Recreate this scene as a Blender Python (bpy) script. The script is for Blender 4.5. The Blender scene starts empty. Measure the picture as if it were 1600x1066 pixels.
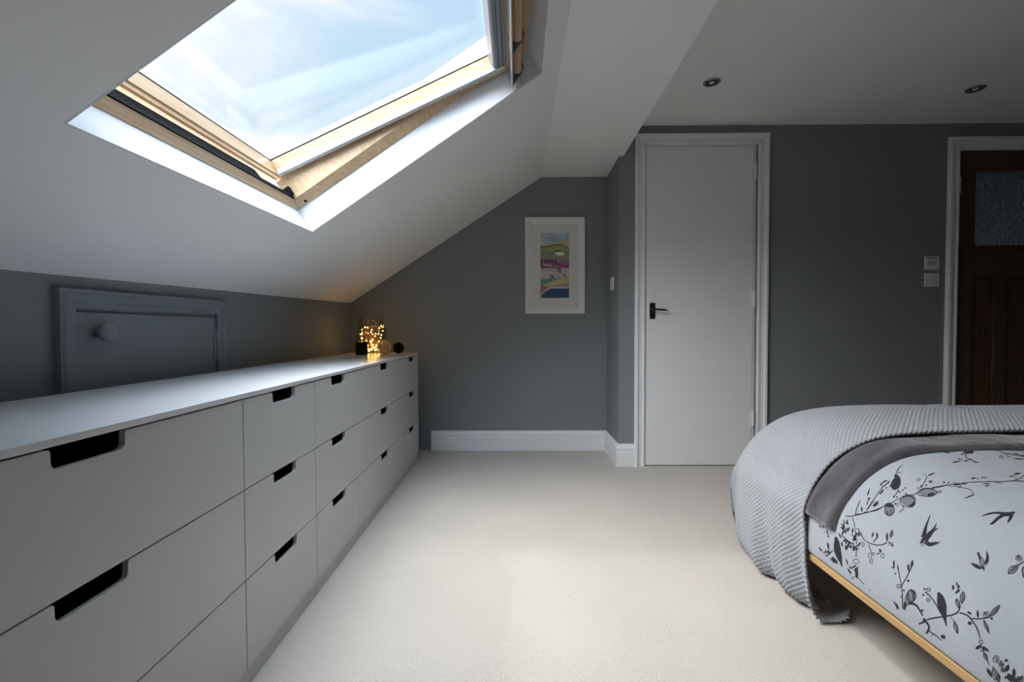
import bpy, bmesh, math, random
import numpy as np
from mathutils import Vector, Matrix

S = bpy.context.scene
COL = S.collection
R = math.radians

# ------------------------------------------------------------------ camera
CAM_H = 0.878
cam_data = bpy.data.cameras.new('camera')
cam_data.sensor_width = 36.0
cam_data.lens = 725.0 / 1600.0 * 36.0
cam_data.clip_start = 0.02
cam_data.clip_end = 200
cam = bpy.data.objects.new('camera', cam_data)
COL.objects.link(cam)


def cam_dir(u, v, yaw=-.009, pitch=-.0245, roll=.003):
    cr, sr = math.cos(roll), math.sin(roll)
    u, v = u * cr - v * sr, u * sr + v * cr
    X, Y, Z = u, 1.0, -v
    cp, sp = math.cos(pitch), math.sin(pitch)
    Y, Z = Y * cp - Z * sp, Y * sp + Z * cp
    cy, sy = math.cos(yaw), math.sin(yaw)
    X, Y = X * cy + Y * sy, -X * sy + Y * cy
    return Vector((X, Y, Z))


_f = cam_dir(0, 0)
_r = (cam_dir(1, 0) - _f).normalized()
_u = -(cam_dir(0, 1) - _f).normalized()
m = Matrix((_r, _u, -_f)).transposed().to_4x4()
m.translation = (0, 0, CAM_H)
cam.matrix_world = m
S.camera = cam

S.view_settings.view_transform = 'Standard'
S.view_settings.look = 'None'
S.view_settings.exposure = 0.0
S.view_settings.gamma = 1.0
S.view_settings.use_curve_mapping = False
S.cycles.use_denoising = True
S.cycles.max_bounces = 10
S.cycles.diffuse_bounces = 6
S.cycles.sample_clamp_indirect = 6.0

# ------------------------------------------------------------------ daylight
SKY_VISIBLE = 1.02
SKY_BOOST = 27.5
world = bpy.data.worlds.new('sky')
S.world = world
world.use_nodes = True
nt = world.node_tree
nt.nodes.clear()


def N(tree, kind, **kw):
    n = tree.nodes.new(kind)
    for k, v in kw.items():
        setattr(n, k, v)
    return n


def ramp(tree, pts, src, interp='LINEAR'):
    r = tree.nodes.new('ShaderNodeValToRGB')
    r.color_ramp.interpolation = interp
    e = r.color_ramp.elements
    while len(e) < len(pts):
        e.new(0.5)
    for el, (p, c) in zip(e, pts):
        el.position = p
        el.color = (*c, 1) if len(c) == 3 else c
    tree.links.new(src, r.inputs[0])
    return r


tc = N(nt, 'ShaderNodeTexCoord')
sep = N(nt, 'ShaderNodeSeparateXYZ')
nt.links.new(tc.outputs['Generated'], sep.inputs[0])
blue = ramp(nt, [(0.0, (.60, .66, .68)), (0.25, (.68, .90, 1.0)), (0.6, (.60, .83, 1.03)), (1.0, (.56, .78, 1.0))], sep.outputs['Z'])
mp = N(nt, 'ShaderNodeMapping')
mp.inputs['Scale'].default_value = (1.3, 1.3, 3.2)
mp.inputs['Location'].default_value = (0.35, 0.1, 0.2)
nt.links.new(tc.outputs['Generated'], mp.inputs[0])
nz = N(nt, 'ShaderNodeTexNoise')
nz.inputs['Scale'].default_value = 1.5
nz.inputs['Detail'].default_value = 8
nz.inputs['Roughness'].default_value = .52
nz.inputs['Distortion'].default_value = .5
nt.links.new(mp.outputs[0], nz.inputs[0])
# more cloud towards the west (-x), clearer towards the north (+y)
cl = N(nt, 'ShaderNodeMath', operation='MULTIPLY_ADD')
nt.links.new(sep.outputs['X'], cl.inputs[0])
cl.inputs[1].default_value = -.62
nt.links.new(nz.outputs[0], cl.inputs[2])
cz = N(nt, 'ShaderNodeMath', operation='MULTIPLY_ADD')
nt.links.new(sep.outputs['Z'], cz.inputs[0])
cz.inputs[1].default_value = -.25
nt.links.new(cl.outputs[0], cz.inputs[2])
cm = ramp(nt, [(0.56, (0, 0, 0)), (0.80, (1, 1, 1))], cz.outputs[0])
cm.color_ramp.interpolation = 'EASE'
mixc = N(nt, 'ShaderNodeMixRGB')
nt.links.new(cm.outputs[0], mixc.inputs[0])
nt.links.new(blue.outputs[0], mixc.inputs[1])
mixc.inputs[2].default_value = (1.12, 1.13, 1.15, 1)
# bright veiled-sun part of the sky, high in the south-west
dot = N(nt, 'ShaderNodeVectorMath', operation='DOT_PRODUCT')
nt.links.new(tc.outputs['Generated'], dot.inputs[0])
dot.inputs[1].default_value = Vector((-.46, -.17, .87)).normalized()
bo = ramp(nt, [(0.56, (0, 0, 0)), (0.82, (.6, .6, .6)), (1.0, (1, 1, 1))], dot.outputs['Value'])
ba = N(nt, 'ShaderNodeMath', operation='MULTIPLY_ADD')
nt.links.new(bo.outputs[0], ba.inputs[0])
ba.inputs[1].default_value = SKY_BOOST
ba.inputs[2].default_value = SKY_VISIBLE
warm = N(nt, 'ShaderNodeMixRGB')
nt.links.new(bo.outputs[0], warm.inputs[0])
nt.links.new(mixc.outputs[0], warm.inputs[1])
warm.inputs[2].default_value = (.95, .94, .93, 1)
bg = N(nt, 'ShaderNodeBackground')
nt.links.new(warm.outputs[0], bg.inputs[0])
nt.links.new(ba.outputs[0], bg.inputs[1])
wo = N(nt, 'ShaderNodeOutputWorld')
nt.links.new(bg.outputs[0], wo.inputs[0])
world.cycles.sampling_method = 'MANUAL'
world.cycles.sample_map_resolution = 1024

sun_data = bpy.data.lights.new('sun', 'SUN')
sun_data.energy = .80
sun_data.angle = R(2.5)
sun_data.color = (1.0, .97, .93)
sun = bpy.data.objects.new('sun', sun_data)
COL.objects.link(sun)
sun.rotation_euler = Vector((.53, -.03, -.85)).to_track_quat('-Z', 'Y').to_euler()
sun.location = (-4, 1, 6)

# ------------------------------------------------------------------ materials
MATS = {}


def mat(name, color, rough=.6, metal=0.0, bump=None, var=None, coat=0.0, sheen=0.0, emit=None, spec=.5):
    """bump=(scale, strength, distance)  var=(scale, colour2, contrast, stretch)"""
    mt = bpy.data.materials.new(name)
    mt.use_nodes = True
    t = mt.node_tree
    b = t.nodes['Principled BSDF']
    b.inputs['Base Color'].default_value = (*color, 1)
    b.inputs['Roughness'].default_value = rough
    b.inputs['Metallic'].default_value = metal
    b.inputs['Specular IOR Level'].default_value = spec
    b.inputs['Coat Weight'].default_value = coat
    b.inputs['Sheen Weight'].default_value = sheen
    co = N(t, 'ShaderNodeTexCoord')
    if var:
        sc, c2, st = var
        mpn = N(t, 'ShaderNodeMapping')
        mpn.inputs['Scale'].default_value = st
        t.links.new(co.outputs['Object'], mpn.inputs[0])
        no = N(t, 'ShaderNodeTexNoise')
        no.inputs['Scale'].default_value = sc
        no.inputs['Detail'].default_value = 5
        t.links.new(mpn.outputs[0], no.inputs[0])
        rr = ramp(t, [(.35, color), (.65, c2)], no.outputs[0])
        t.links.new(rr.outputs[0], b.inputs['Base Color'])
    if bump:
        no = N(t, 'ShaderNodeTexNoise')
        no.inputs['Scale'].default_value = bump[0]
        no.inputs['Detail'].default_value = 3
        t.links.new(co.outputs['Object'], no.inputs[0])
        bn = N(t, 'ShaderNodeBump')
        bn.inputs['Strength'].default_value = bump[1]
        bn.inputs['Distance'].default_value = bump[2]
        t.links.new(no.outputs[0], bn.inputs['Height'])
        t.links.new(bn.outputs[0], b.inputs['Normal'])
    if emit:
        b.inputs['Emission Color'].default_value = (*emit[0], 1)
        b.inputs['Emission Strength'].default_value = emit[1]
    MATS[name] = mt
    return mt


def wood(name, c1, c2, rough, axis=1, scale=26, rings=9.0, spec=.5):
    """long grain along the given axis"""
    mt = bpy.data.materials.new(name)
    mt.use_nodes = True
    t = mt.node_tree
    b = t.nodes['Principled BSDF']
    b.inputs['Roughness'].default_value = rough
    b.inputs['Specular IOR Level'].default_value = spec
    co = N(t, 'ShaderNodeTexCoord')
    mpn = N(t, 'ShaderNodeMapping')
    s = [1.0, 1.0, 1.0]
    s[axis] = .07
    mpn.inputs['Scale'].default_value = s
    t.links.new(co.outputs['Object'], mpn.inputs[0])
    n1 = N(t, 'ShaderNodeTexNoise')
    n1.inputs['Scale'].default_value = scale
    n1.inputs['Detail'].default_value = 6
    n1.inputs['Distortion'].default_value = .8
    t.links.new(mpn.outputs[0], n1.inputs[0])
    mu = N(t, 'ShaderNodeMath', operation='MULTIPLY')
    mu.inputs[1].default_value = rings
    t.links.new(n1.outputs[0], mu.inputs[0])
    fr = N(t, 'ShaderNodeMath', operation='PINGPONG')
    fr.inputs[1].default_value = 1.0
    t.links.new(mu.outputs[0], fr.inputs[0])
    rr = ramp(t, [(.0, c1), (.7, tuple((a + d) / 2 for a, d in zip(c1, c2))), (1.0, c2)], fr.outputs[0])
    t.links.new(rr.outputs[0], b.inputs['Base Color'])
    bn = N(t, 'ShaderNodeBump')
    bn.inputs['Strength'].default_value = .15
    bn.inputs['Distance'].default_value = .002
    t.links.new(fr.outputs[0], bn.inputs['Height'])
    t.links.new(bn.outputs[0], b.inputs['Normal'])
    MATS[name] = mt
    return mt


mat('ceiling_paint', (.88, .88, .875), .75, bump=(260, .06, .002), spec=.3)
mat('lining_paint', (.74, .76, .80), .45, spec=.4)
mat('grey_paint', (.235, .250, .260), .62, bump=(240, .08, .002), spec=.35)
mat('hatch_paint', (.215, .235, .265), .42, spec=.5)
mat('white_satin', (.84, .845, .855), .38, bump=(60, .02, .001), spec=.45)
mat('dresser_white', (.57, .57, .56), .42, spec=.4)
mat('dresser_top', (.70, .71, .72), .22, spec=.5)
mat('drawer_shade', (.10, .095, .09), .8, spec=.2)  # shade inside the drawers put into the colour, so finger cuts look dark
mat('edge_band', (.60, .56, .46), .5)
wood('pine', (.62, .45, .29), (.52, .35, .19), .32, axis=1, scale=22)
wood('pine_across', (.50, .36, .23), (.41, .27, .15), .32, axis=0, scale=22)
wood('bed_pine', (.52, .33, .15), (.42, .25, .10), .45, axis=1, scale=30)
wood('door_oak', (.095, .048, .024), (.045, .020, .009), .42, axis=2, scale=34, rings=12, spec=.4)
wood('door_oak_across', (.095, .048, .024), (.045, .020, .009), .42, axis=0, scale=34, rings=12, spec=.4)
mat('grey_cladding', (.23, .24, .26), .45, metal=.3)
mat('black_seal', (.010, .010, .012), .95, spec=.05)
mat('aluminium', (.46, .49, .50), .38, metal=.5)
mat('blind_grey', (.22, .24, .26), .42, metal=.35)
mat('bracket_grey', (.16, .165, .175), .5)
mat('spacer_white', (.80, .80, .86), .35)
mat('black_iron', (.018, .018, .021), .38, metal=.4, bump=(400, .3, .001))
mat('steel', (.55, .56, .57), .3, metal=.9)
mat('white_plastic', (.78, .78, .78), .3)
mat('off_plastic', (.55, .55, .58), .35)
mat('red_mark', (.45, .10, .12), .4)
mat('chrome_dark', (.36, .38, .38), .22, metal=.9)
mat('lamp_black', (.02, .022, .022), .45)
mat('lamp_glass', (.80, .82, .80), .08)
mat('black_glaze', (.006, .006, .008), .5, spec=.3)
mat('black_twine', (.010, .010, .012), .85, bump=(180, .8, .006), spec=.2)
mat('amber_shell', (.85, .62, .34), .35, bump=(120, .4, .003))
mat('copper_wire', (.60, .33, .12), .35, metal=.8)
mat('bulb_glow', (1.0, .72, .30), .4, emit=((1.0, .56, .14), 26.0))
mat('picture_frame_white', (.80, .79, .77), .4)
mat('mat_board', (.74, .72, .67), .8)
mat('mattress_cloth', (.72, .72, .70), .85)
mat('print_ink', (.028, .026, .034), .8, spec=.2)
mat('print_soft', (.17, .18, .20), .8, spec=.2)
mat('landing_paint', (.55, .56, .56), .8)

# carpet: short beige twist pile
c = mat('carpet', (.60, .545, .47), .95, sheen=.25, spec=.1)
t = c.node_tree
b = t.nodes['Principled BSDF']
co = N(t, 'ShaderNodeTexCoord')
n1 = N(t, 'ShaderNodeTexNoise')
n1.inputs['Scale'].default_value = 190
n1.inputs['Detail'].default_value = 3
n1.inputs['Roughness'].default_value = .7
n2 = N(t, 'ShaderNodeTexNoise')
n2.inputs['Scale'].default_value = 2.2
n2.inputs['Detail'].default_value = 4
for n in (n1, n2):
    t.links.new(co.outputs['Object'], n.inputs[0])
r1 = ramp(t, [(.25, (.425, .388, .340)), (.5, (.512, .480, .434)), (.75, (.605, .575, .535))], n1.outputs[0])
r2 = ramp(t, [(.3, (.93, .93, .92)), (.7, (1.04, 1.03, 1.02))], n2.outputs[0])
mm = N(t, 'ShaderNodeMixRGB', blend_type='MULTIPLY')
mm.inputs[0].default_value = 1
t.links.new(r1.outputs[0], mm.inputs[1])
t.links.new(r2.outputs[0], mm.inputs[2])
t.links.new(mm.outputs[0], b.inputs['Base Color'])
bn = N(t, 'ShaderNodeBump')
bn.inputs['Strength'].default_value = .7
bn.inputs['Distance'].default_value = .006
t.links.new(n1.outputs[0], bn.inputs['Height'])
t.links.new(bn.outputs[0], b.inputs['Normal'])

# knitted throw wool
c = mat('knit_wool', (.325, .345, .368), .9, sheen=.3, spec=.15, bump=(900, .5, .001))
# dark plush
c = mat('plush', (.055, .052, .060), .8, sheen=.5, spec=.2, bump=(30, .6, .01), var=(9, (.095, .092, .102), (1, 2.4, 1)))
# duvet linen with fine slubs across the bed
c = mat('linen', (.57, .61, .65), .88, sheen=.15, spec=.15)
t = c.node_tree
b = t.nodes['Principled BSDF']
co = N(t, 'ShaderNodeTexCoord')
mpn = N(t, 'ShaderNodeMapping')
mpn.inputs['Scale'].default_value = (30, 520, 40)
t.links.new(co.outputs['Object'], mpn.inputs[0])
n1 = N(t, 'ShaderNodeTexNoise')
n1.inputs['Scale'].default_value = 1.0
n1.inputs['Detail'].default_value = 4
t.links.new(mpn.outputs[0], n1.inputs[0])
r1 = ramp(t, [(.3, (.343, .371, .404)), (.7, (.375, .402, .435))], n1.outputs[0])
t.links.new(r1.outputs[0], b.inputs['Base Color'])


def glassy(name, tint, rough=.0, refl=.9, ior=1.45):
    mt = bpy.data.materials.new(name)
    mt.use_nodes = True
    t = mt.node_tree
    t.nodes.clear()
    o = N(t, 'ShaderNodeOutputMaterial')
    mx = N(t, 'ShaderNodeMixShader')
    tr = N(t, 'ShaderNodeBsdfTransparent')
    tr.inputs[0].default_value = (*tint, 1)
    gl = N(t, 'ShaderNodeBsdfGlossy')
    gl.inputs['Roughness'].default_value = rough
    gl.inputs[0].default_value = (refl, refl, refl, 1)
    lw = N(t, 'ShaderNodeLayerWeight')
    lw.inputs[0].default_value = .5
    pw_ = N(t, 'ShaderNodeMath', operation='POWER')
    pw_.inputs[1].default_value = 4.0
    t.links.new(lw.outputs['Facing'], pw_.inputs[0])
    fr = N(t, 'ShaderNodeMath', operation='MULTIPLY_ADD')
    fr.inputs[1].default_value = .6
    fr.inputs[2].default_value = .035
    t.links.new(pw_.outputs[0], fr.inputs[0])
    t.links.new(fr.outputs[0], mx.inputs[0])
    t.links.new(tr.outputs[0], mx.inputs[1])
    t.links.new(gl.outputs[0], mx.inputs[2])
    t.links.new(mx.outputs[0], o.inputs[0])
    MATS[name] = mt
    return mt


glassy('window_glass', (.985, .99, 1.0))
glassy('jar_glass', (.93, .91, .86), refl=.8)

# hammered obscure glass of the landing door
mt = bpy.data.materials.new('obscure_glass')
mt.use_nodes = True
t = mt.node_tree
b = t.nodes['Principled BSDF']
b.inputs['Base Color'].default_value = (.42, .52, .57, 1)
b.inputs['Roughness'].default_value = .12
b.inputs['Transmission Weight'].default_value = .75
b.inputs['IOR'].default_value = 1.4
co = N(t, 'ShaderNodeTexCoord')
v1 = N(t, 'ShaderNodeTexVoronoi')
v1.inputs['Scale'].default_value = 75
n1 = N(t, 'ShaderNodeTexNoise')
n1.inputs['Scale'].default_value = 30
t.links.new(co.outputs['Object'], v1.inputs[0])
t.links.new(co.outputs['Object'], n1.inputs[0])
ad = N(t, 'ShaderNodeMath', operation='ADD')
t.links.new(v1.outputs['Distance'], ad.inputs[0])
t.links.new(n1.outputs[0], ad.inputs[1])
bn = N(t, 'ShaderNodeBump')
bn.inputs['Strength'].default_value = .9
bn.inputs['Distance'].default_value = .012
t.links.new(ad.outputs[0], bn.inputs['Height'])
t.links.new(bn.outputs[0], b.inputs['Normal'])
MATS['obscure_glass'] = mt


# ------------------------------------------------------------------ helpers
def link(name, me, mats, parent=None, smooth=False):
    o = bpy.data.objects.new(name, me)
    COL.objects.link(o)
    for mn in ([mats] if isinstance(mats, str) else mats):
        me.materials.append(MATS[mn])
    if smooth:
        me.polygons.foreach_set('use_smooth', [True] * len(me.polygons))
    if parent is not None:
        o.parent = parent
        o.matrix_parent_inverse = parent.matrix_basis.inverted()
    return o


def structure(o):
    o['kind'] = 'structure'
    return o


def empty(name, loc=(0, 0, 0)):
    o = bpy.data.objects.new(name, None)
    o.empty_display_size = .1
    COL.objects.link(o)
    o.location = loc
    return o


def tag(o, label, cat, group=None):
    o['label'] = label
    o['category'] = cat
    if group:
        o['group'] = group
    return o


class MB:
    """collects shapes of ONE part"""

    def __init__(self):
        self.v, self.f, self.mi = [], [], []

    def add(self, vs, fs, mi=0):
        k = len(self.v)
        self.v += [tuple(p) for p in vs]
        self.f += [tuple(i + k for i in f) for f in fs]
        self.mi += [mi] * len(fs)
        return self

    def box(self, x0, x1, y0, y1, z0, z1, T=None, mi=0):
        vs = [Vector(p) for p in ((x0, y0, z0), (x1, y0, z0), (x1, y1, z0), (x0, y1, z0), (x0, y0, z1), (x1, y0, z1), (x1, y1, z1), (x0, y1, z1))]
        if T:
            vs = [T(p) for p in vs]
        return self.add(vs, [(0, 3, 2, 1), (4, 5, 6, 7), (0, 1, 5, 4), (1, 2, 6, 5), (2, 3, 7, 6), (3, 0, 4, 7)], mi)

    def prism(self, poly, a, b, fn, mi=0):
        """poly: 2D outline, extruded between a and b; fn(p, q, t) -> xyz"""
        n = len(poly)
        vs = [fn(p, q, a) for p, q in poly] + [fn(p, q, b) for p, q in poly]
        fs = [tuple(range(n))[::-1], tuple(range(n, 2 * n))]
        fs += [(i, (i + 1) % n, n + (i + 1) % n, n + i) for i in range(n)]
        return self.add(vs, fs, mi)

    def loft(self, rings, closed=True, cap=True, mi=0):
        n = len(rings[0])
        vs = [p for r in rings for p in r]
        fs = []
        for k in range(len(rings) - 1):
            for i in range(n if closed else n - 1):
                j = (i + 1) % n
                fs.append((k * n + i, k * n + j, (k + 1) * n + j, (k + 1) * n + i))
        if cap and closed:
            fs.append(tuple(range(n))[::-1])
            fs.append(tuple(range((len(rings) - 1) * n, len(rings) * n)))
        return self.add(vs, fs, mi)

    def lathe(self, prof, c, axis=(0, 0, 1), n=32, mi=0, cap=True):
        ax = Vector(axis).normalized()
        s = ax.orthogonal().normalized()
        t_ = ax.cross(s)
        c = Vector(c)
        rings = [[c + ax * h + (s * math.cos(2 * math.pi * i / n) + t_ * math.sin(2 * math.pi * i / n)) * max(r, 1e-5) for i in range(n)] for r, h in prof]
        return self.loft(rings, mi=mi, cap=cap)

    def tube(self, pts, r, n=8, mi=0):
        pts = [Vector(p) for p in pts]
        rings = []
        prev = None
        for i, p in enumerate(pts):
            d = (pts[min(i + 1, len(pts) - 1)] - pts[max(i - 1, 0)]).normalized()
            if prev is None:
                s = d.orthogonal().normalized()
            else:
                s = (prev - d * prev.dot(d)).normalized()
            prev = s
            t_ = d.cross(s)
            rr = r[i] if isinstance(r, (list, tuple)) else r
            rings.append([p + (s * math.cos(2 * math.pi * k / n) + t_ * math.sin(2 * math.pi * k / n)) * rr for k in range(n)])
        return self.loft(rings, mi=mi)

    def build(self, name, mats, parent=None, smooth=False, bevel=0, seg=2, fix=True, angle=None):
        me = bpy.data.meshes.new(name)
        me.from_pydata(self.v, [], self.f)
        me.polygons.foreach_set('material_index', self.mi)
        if fix:
            bm = bmesh.new()
            bm.from_mesh(me)
            bmesh.ops.recalc_face_normals(bm, faces=bm.faces)
            bm.to_mesh(me)
            bm.free()
        me.update()
        o = link(name, me, mats, parent, smooth)
        if bevel:
            bv = o.modifiers.new('bevel', 'BEVEL')
            bv.width = bevel
            bv.segments = seg
            bv.limit_method = 'ANGLE'
            bv.angle_limit = R(40)
        return o


def grid_mesh(name, P, mats, parent=None, smooth=True, flip=False, closed_v=False):
    """P: array (n, m, 3)"""
    n, mm_, _ = P.shape
    me = bpy.data.meshes.new(name)
    me.vertices.add(n * mm_)
    me.vertices.foreach_set('co', P.reshape(-1).astype(np.float32))
    i = np.arange(n - 1)[:, None]
    j = np.arange(mm_ - 1)[None, :]
    a = i * mm_ + j
    q = np.stack([a, a + mm_, a + mm_ + 1, a + 1], -1).reshape(-1, 4)
    if flip:
        q = q[:, ::-1]
    me.loops.add(q.size)
    me.loops.foreach_set('vertex_index', q.reshape(-1).astype(np.int32))
    me.polygons.add(len(q))
    me.polygons.foreach_set('loop_start', np.arange(0, q.size, 4, dtype=np.int32))
    me.update(calc_edges=True)
    return link(name, me, mats, parent, smooth)


# ------------------------------------------------------------------ room numbers
KX = -1.201            # knee wall
D1 = 3.365             # alcove back wall
D0 = 2.97              # wall with the doors
AX = .655              # alcove side wall
YB = -2.1              # rear wall behind the camera
XR = 4.0               # right wall
ZC = 2.163             # main ceiling
ZS = 1.973             # soffit
CX = .185              # crease between slope and soffit
SX = .683              # soffit's right edge
TH = R(34.089)
UP = Vector((math.cos(TH), 0, math.sin(TH)))
NO = Vector((-math.sin(TH), 0, math.cos(TH)))
WO = Vector((-.843, 1.92, 1.283))    # window 1: lower far corner of the opening
WW, WH = 1.053, 1.150


def kz(y):
    return .999 + .0226 * y


def slope_z(x, y):
    return kz(y) + (ZS - kz(y)) * (x - KX) / (CX - KX)


# floor
structure(MB().box(-1.4, XR + .1, YB - .1, 4.6, -.1, 0).build('floor', 'carpet'))
# knee wall
structure(MB().prism([(YB, 0), (D1 + .02, 0), (D1 + .02, kz(D1) + .03), (YB, kz(YB) + .03)], KX - .12, KX, lambda p, q, t: (t, p, q)).build('wall_left', 'grey_paint'))
# alcove back wall
structure(MB().prism([(KX - .12, 0), (AX + .1, 0), (AX + .1, 2.05), (CX, 2.05), (CX, ZS + .02), (KX - .12, kz(D1) - .04)], D1, D1 + .1, lambda p, q, t: (p, t, q)).build('wall_back', 'grey_paint'))
structure(MB().box(AX, AX + .1, D0 + .1, D1, 0, ZC + .06).build('wall_alcove', 'grey_paint'))
# door wall: pieces round the two openings
D1X0, D1X1, D1Z = .812, 1.516, 2.042          # white door opening
D2X0, D2X1, D2Z = 2.775, 3.580, 2.012         # oak door opening
w = MB()
w.box(AX, D1X0, D0, D0 + .1, 0, ZC + .06)
w.box(D1X0, D1X1, D0, D0 + .1, D1Z, ZC + .06)
w.box(D1X0, D1X1, D0 + .06, D0 + .1, 0, D1Z)
w.box(D1X1, D2X0, D0, D0 + .1, 0, ZC + .06)
w.box(D2X0, D2X1, D0, D0 + .1, D2Z, ZC + .06)
w.box(D2X1, XR + .1, D0, D0 + .1, 0, ZC + .06)
structure(w.build('wall_door', 'grey_paint'))
structure(MB().box(XR, XR + .1, YB, D0, 0, ZC + .06).build('wall_right', 'grey_paint'))
structure(MB().box(KX - .3, XR + .1, YB - .1, YB, 0, ZC + .2).build('wall_rear', 'grey_paint'))
# landing beyond the oak door
w = MB()
w.box(2.3, 2.4, D0 + .1, 4.5, 0, 2.3)
w.box(XR, XR + .1, D0 + .1, 4.5, 0, 2.3)
w.box(2.3, XR + .1, 4.5, 4.6, 0, 2.3)
w.box(2.3, XR + .1, D0 + .1, 4.6, 2.3, 2.4)
structure(w.build('wall_landing', 'landing_paint'))

# sloping ceiling, a thick slab with holes for the rooflight and an added, unseen one
xs = [KX - .10, WO.x, WO.x + WH * UP.x, CX + .12]
FILL_Y0, FILL_Y1 = -2.02, -1.75  # extent of the added rooflight behind the camera
ys = [YB, FILL_Y0, FILL_Y1, WO.y - WW, WO.y, D1]
TK = .195
sl = MB()
inn = [[Vector((x, y, slope_z(x, y))) for y in ys] for x in xs]
# the opening's own corners sit exactly in the window plane
out = [[p + NO * TK for p in row] for row in inn]
for i in range(3):
    for j in range(5):
        if i == 1 and j in (1, 3):
            continue
        q = [(i, j), (i + 1, j), (i + 1, j + 1), (i, j + 1)]
        sl.add([inn[a][b_] for a, b_ in q] + [out[a][b_] for a, b_ in q], [(0, 1, 2, 3), (7, 6, 5, 4)])
        for (di, dj, e) in ((0, -1, (0, 1)), (1, 0, (1, 2)), (0, 1, (2, 3)), (-1, 0, (3, 0))):
            ni, nj = i + di, j + dj
            if not (0 <= ni < 3 and 0 <= nj < 5) or (ni == 1 and nj in (1, 3)):
                a, b_ = q[e[0]], q[e[1]]
                sl.add([inn[a[0]][a[1]], inn[b_[0]][b_[1]], out[b_[0]][b_[1]], out[a[0]][a[1]]], [(0, 1, 2, 3)])
bm_slope = sl.build('ceiling_slope', 'ceiling_paint', fix=False)
bmm = bmesh.new()
bmm.from_mesh(bm_slope.data)
bmesh.ops.remove_doubles(bmm, verts=bmm.verts, dist=1e-5)
bmesh.ops.recalc_face_normals(bmm, faces=bmm.faces)
bmm.to_mesh(bm_slope.data)
bmm.free()
structure(bm_slope)
structure(MB().box(CX, SX, YB, D1 + .02, ZS, ZS + .42).build('ceiling_soffit', 'ceiling_paint', bevel=.004))
structure(MB().box(SX - .01, XR + .1, YB, D0 + .1, ZC, ZC + .1).build('ceiling', 'ceiling_paint'))


# ------------------------------------------------------------------ skirting
def skirt_profile(h=.143, t=.018):
    return [(0, 0), (t, 0), (t, h * .66), (t - .003, h * .70), (t, h * .73), (t - .001, h * .86), (t * .55, h * .93), (t * .45, h), (0, h)]


def skirt(name, p0, p1, nrm, m0=0, m1=0):
    """straight skirting from p0 to p1 (xy), nrm points into the room, m0/m1 mitre factors"""
    p0, p1, nrm = Vector((*p0, 0)), Vector((*p1, 0)), Vector((*nrm, 0))
    d = (p1 - p0).normalized()
    r0 = [p0 + nrm * a + d * a * m0 + Vector((0, 0, z)) for a, z in skirt_profile()]
    r1 = [p1 + nrm * a - d * a * m1 + Vector((0, 0, z)) for a, z in skirt_profile()]
    o = MB().loft([r0, r1]).build(name, 'white_satin')
    return structure(o)


skirt('baseboard_back', (-.62, D1), (AX, D1), (0, -1), 0, 1)
skirt('baseboard_alcove', (AX, D1), (AX, D0), (-1, 0), 1, -1)
skirt('baseboard_nib', (AX, D0), (.757, D0), (0, -1), -1, 0)
skirt('baseboard_door', (1.586, D0), (2.722, D0), (0, -1))
skirt('baseboard_right', (XR, D0), (XR, YB), (-1, 0), 1, 1)
skirt('baseboard_left', (KX, YB), (KX, D1), (1, 0), 0, 0)


# ------------------------------------------------------------------ doors
def casing(name, parent, x0, x1, z1, mat_name, w_=.068, t0=.0, y=D0, z0=0.0, depth=.024):
    """three-sided moulded architrave; (x0,x1,z1) is the inner opening; outward w_"""
    prof = [(0, 0), (0, -.012), (.006, -.016), (.016, -.016), (.020, -.011), (.040, -.015), (.048, -depth), (w_ - .006, -depth), (w_, -depth + .006), (w_, 0)]
    path = [(x0, z0, -1, 0), (x0, z1, -1, 1), (x1, z1, 1, 1), (x1, z0, 1, 0)]
    rings = [[Vector((px + a * sx, y + d, pz + a * sz_)) for a, d in prof] for px, pz, sx, sz_ in path]
    return MB().loft(rings).build(name, mat_name, parent)


def hinge(parent, x, y, z, h=.10, m_='white_satin', side=1):
    b_ = MB()
    b_.lathe([(.0055, 0), (.0055, h * .32), (.0045, h * .325), (.0045, h * .345), (.0055, h * .35), (.0055, h * .65), (.0045, h * .655), (.0045, h * .675), (.0055, h * .68), (.0055, h), (.004, h + .004)], (x, y, z - h / 2), n=14)
    b_.box(x - .016, x + .012, y + .004, y + .008, z - h / 2, z + h / 2)
    return b_.build('hinge', m_, parent)


# white door
door = structure(empty('door_1', (1.164, D0, 0)))
lin = MB()
lin.box(.812, .8205, D0 - .001, D0 + .059, 0, D1Z)
lin.box(1.5075, 1.516, D0 - .001, D0 + .059, 0, D1Z)
lin.box(.8205, 1.5075, D0 - .001, D0 + .059, 2.0345, D1Z)
lin.build('door_frame', 'white_satin', door)
casing('architrave', door, .821, 1.530, 2.042, 'white_satin', w_=.066)
pan = MB().box(.8245, 1.5045, D0 - .003, D0 + .037, .006, 2.0315).build('door_panel', 'white_satin', door, bevel=.0015)
for hz in (1.87, 1.07, .31):
    hinge(door, 1.509, D0 - .010, hz)
hd = MB().box(.850, .886, D0 - .0065, D0 - .0035, .943, 1.047).build('handle_plate', 'black_iron', door, bevel=.002)
for zx in (.950, 1.040):
    for xx in (.857, .879):
        MB().lathe([(.003, 0), (.003, .0015), (.001, .002)], (xx, D0 - .0065, zx), axis=(0, -1, 0), n=10).build('screw', 'steel', hd)
lv = MB()
lv.lathe([(.011, 0), (.011, .010), (.008, .014), (.0075, .034), (.009, .042), (.004, .045)], (.866, D0 - .0065, 1.003), axis=(0, -1, 0), n=18)
lv.tube([(.862, D0 - .042, 1.003), (.880, D0 - .044, 1.003), (.905, D0 - .045, 1.001), (.935, D0 - .044, .999), (.955, D0 - .041, .997)], [.0065, .006, .0068, .006, .003], n=12)
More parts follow.
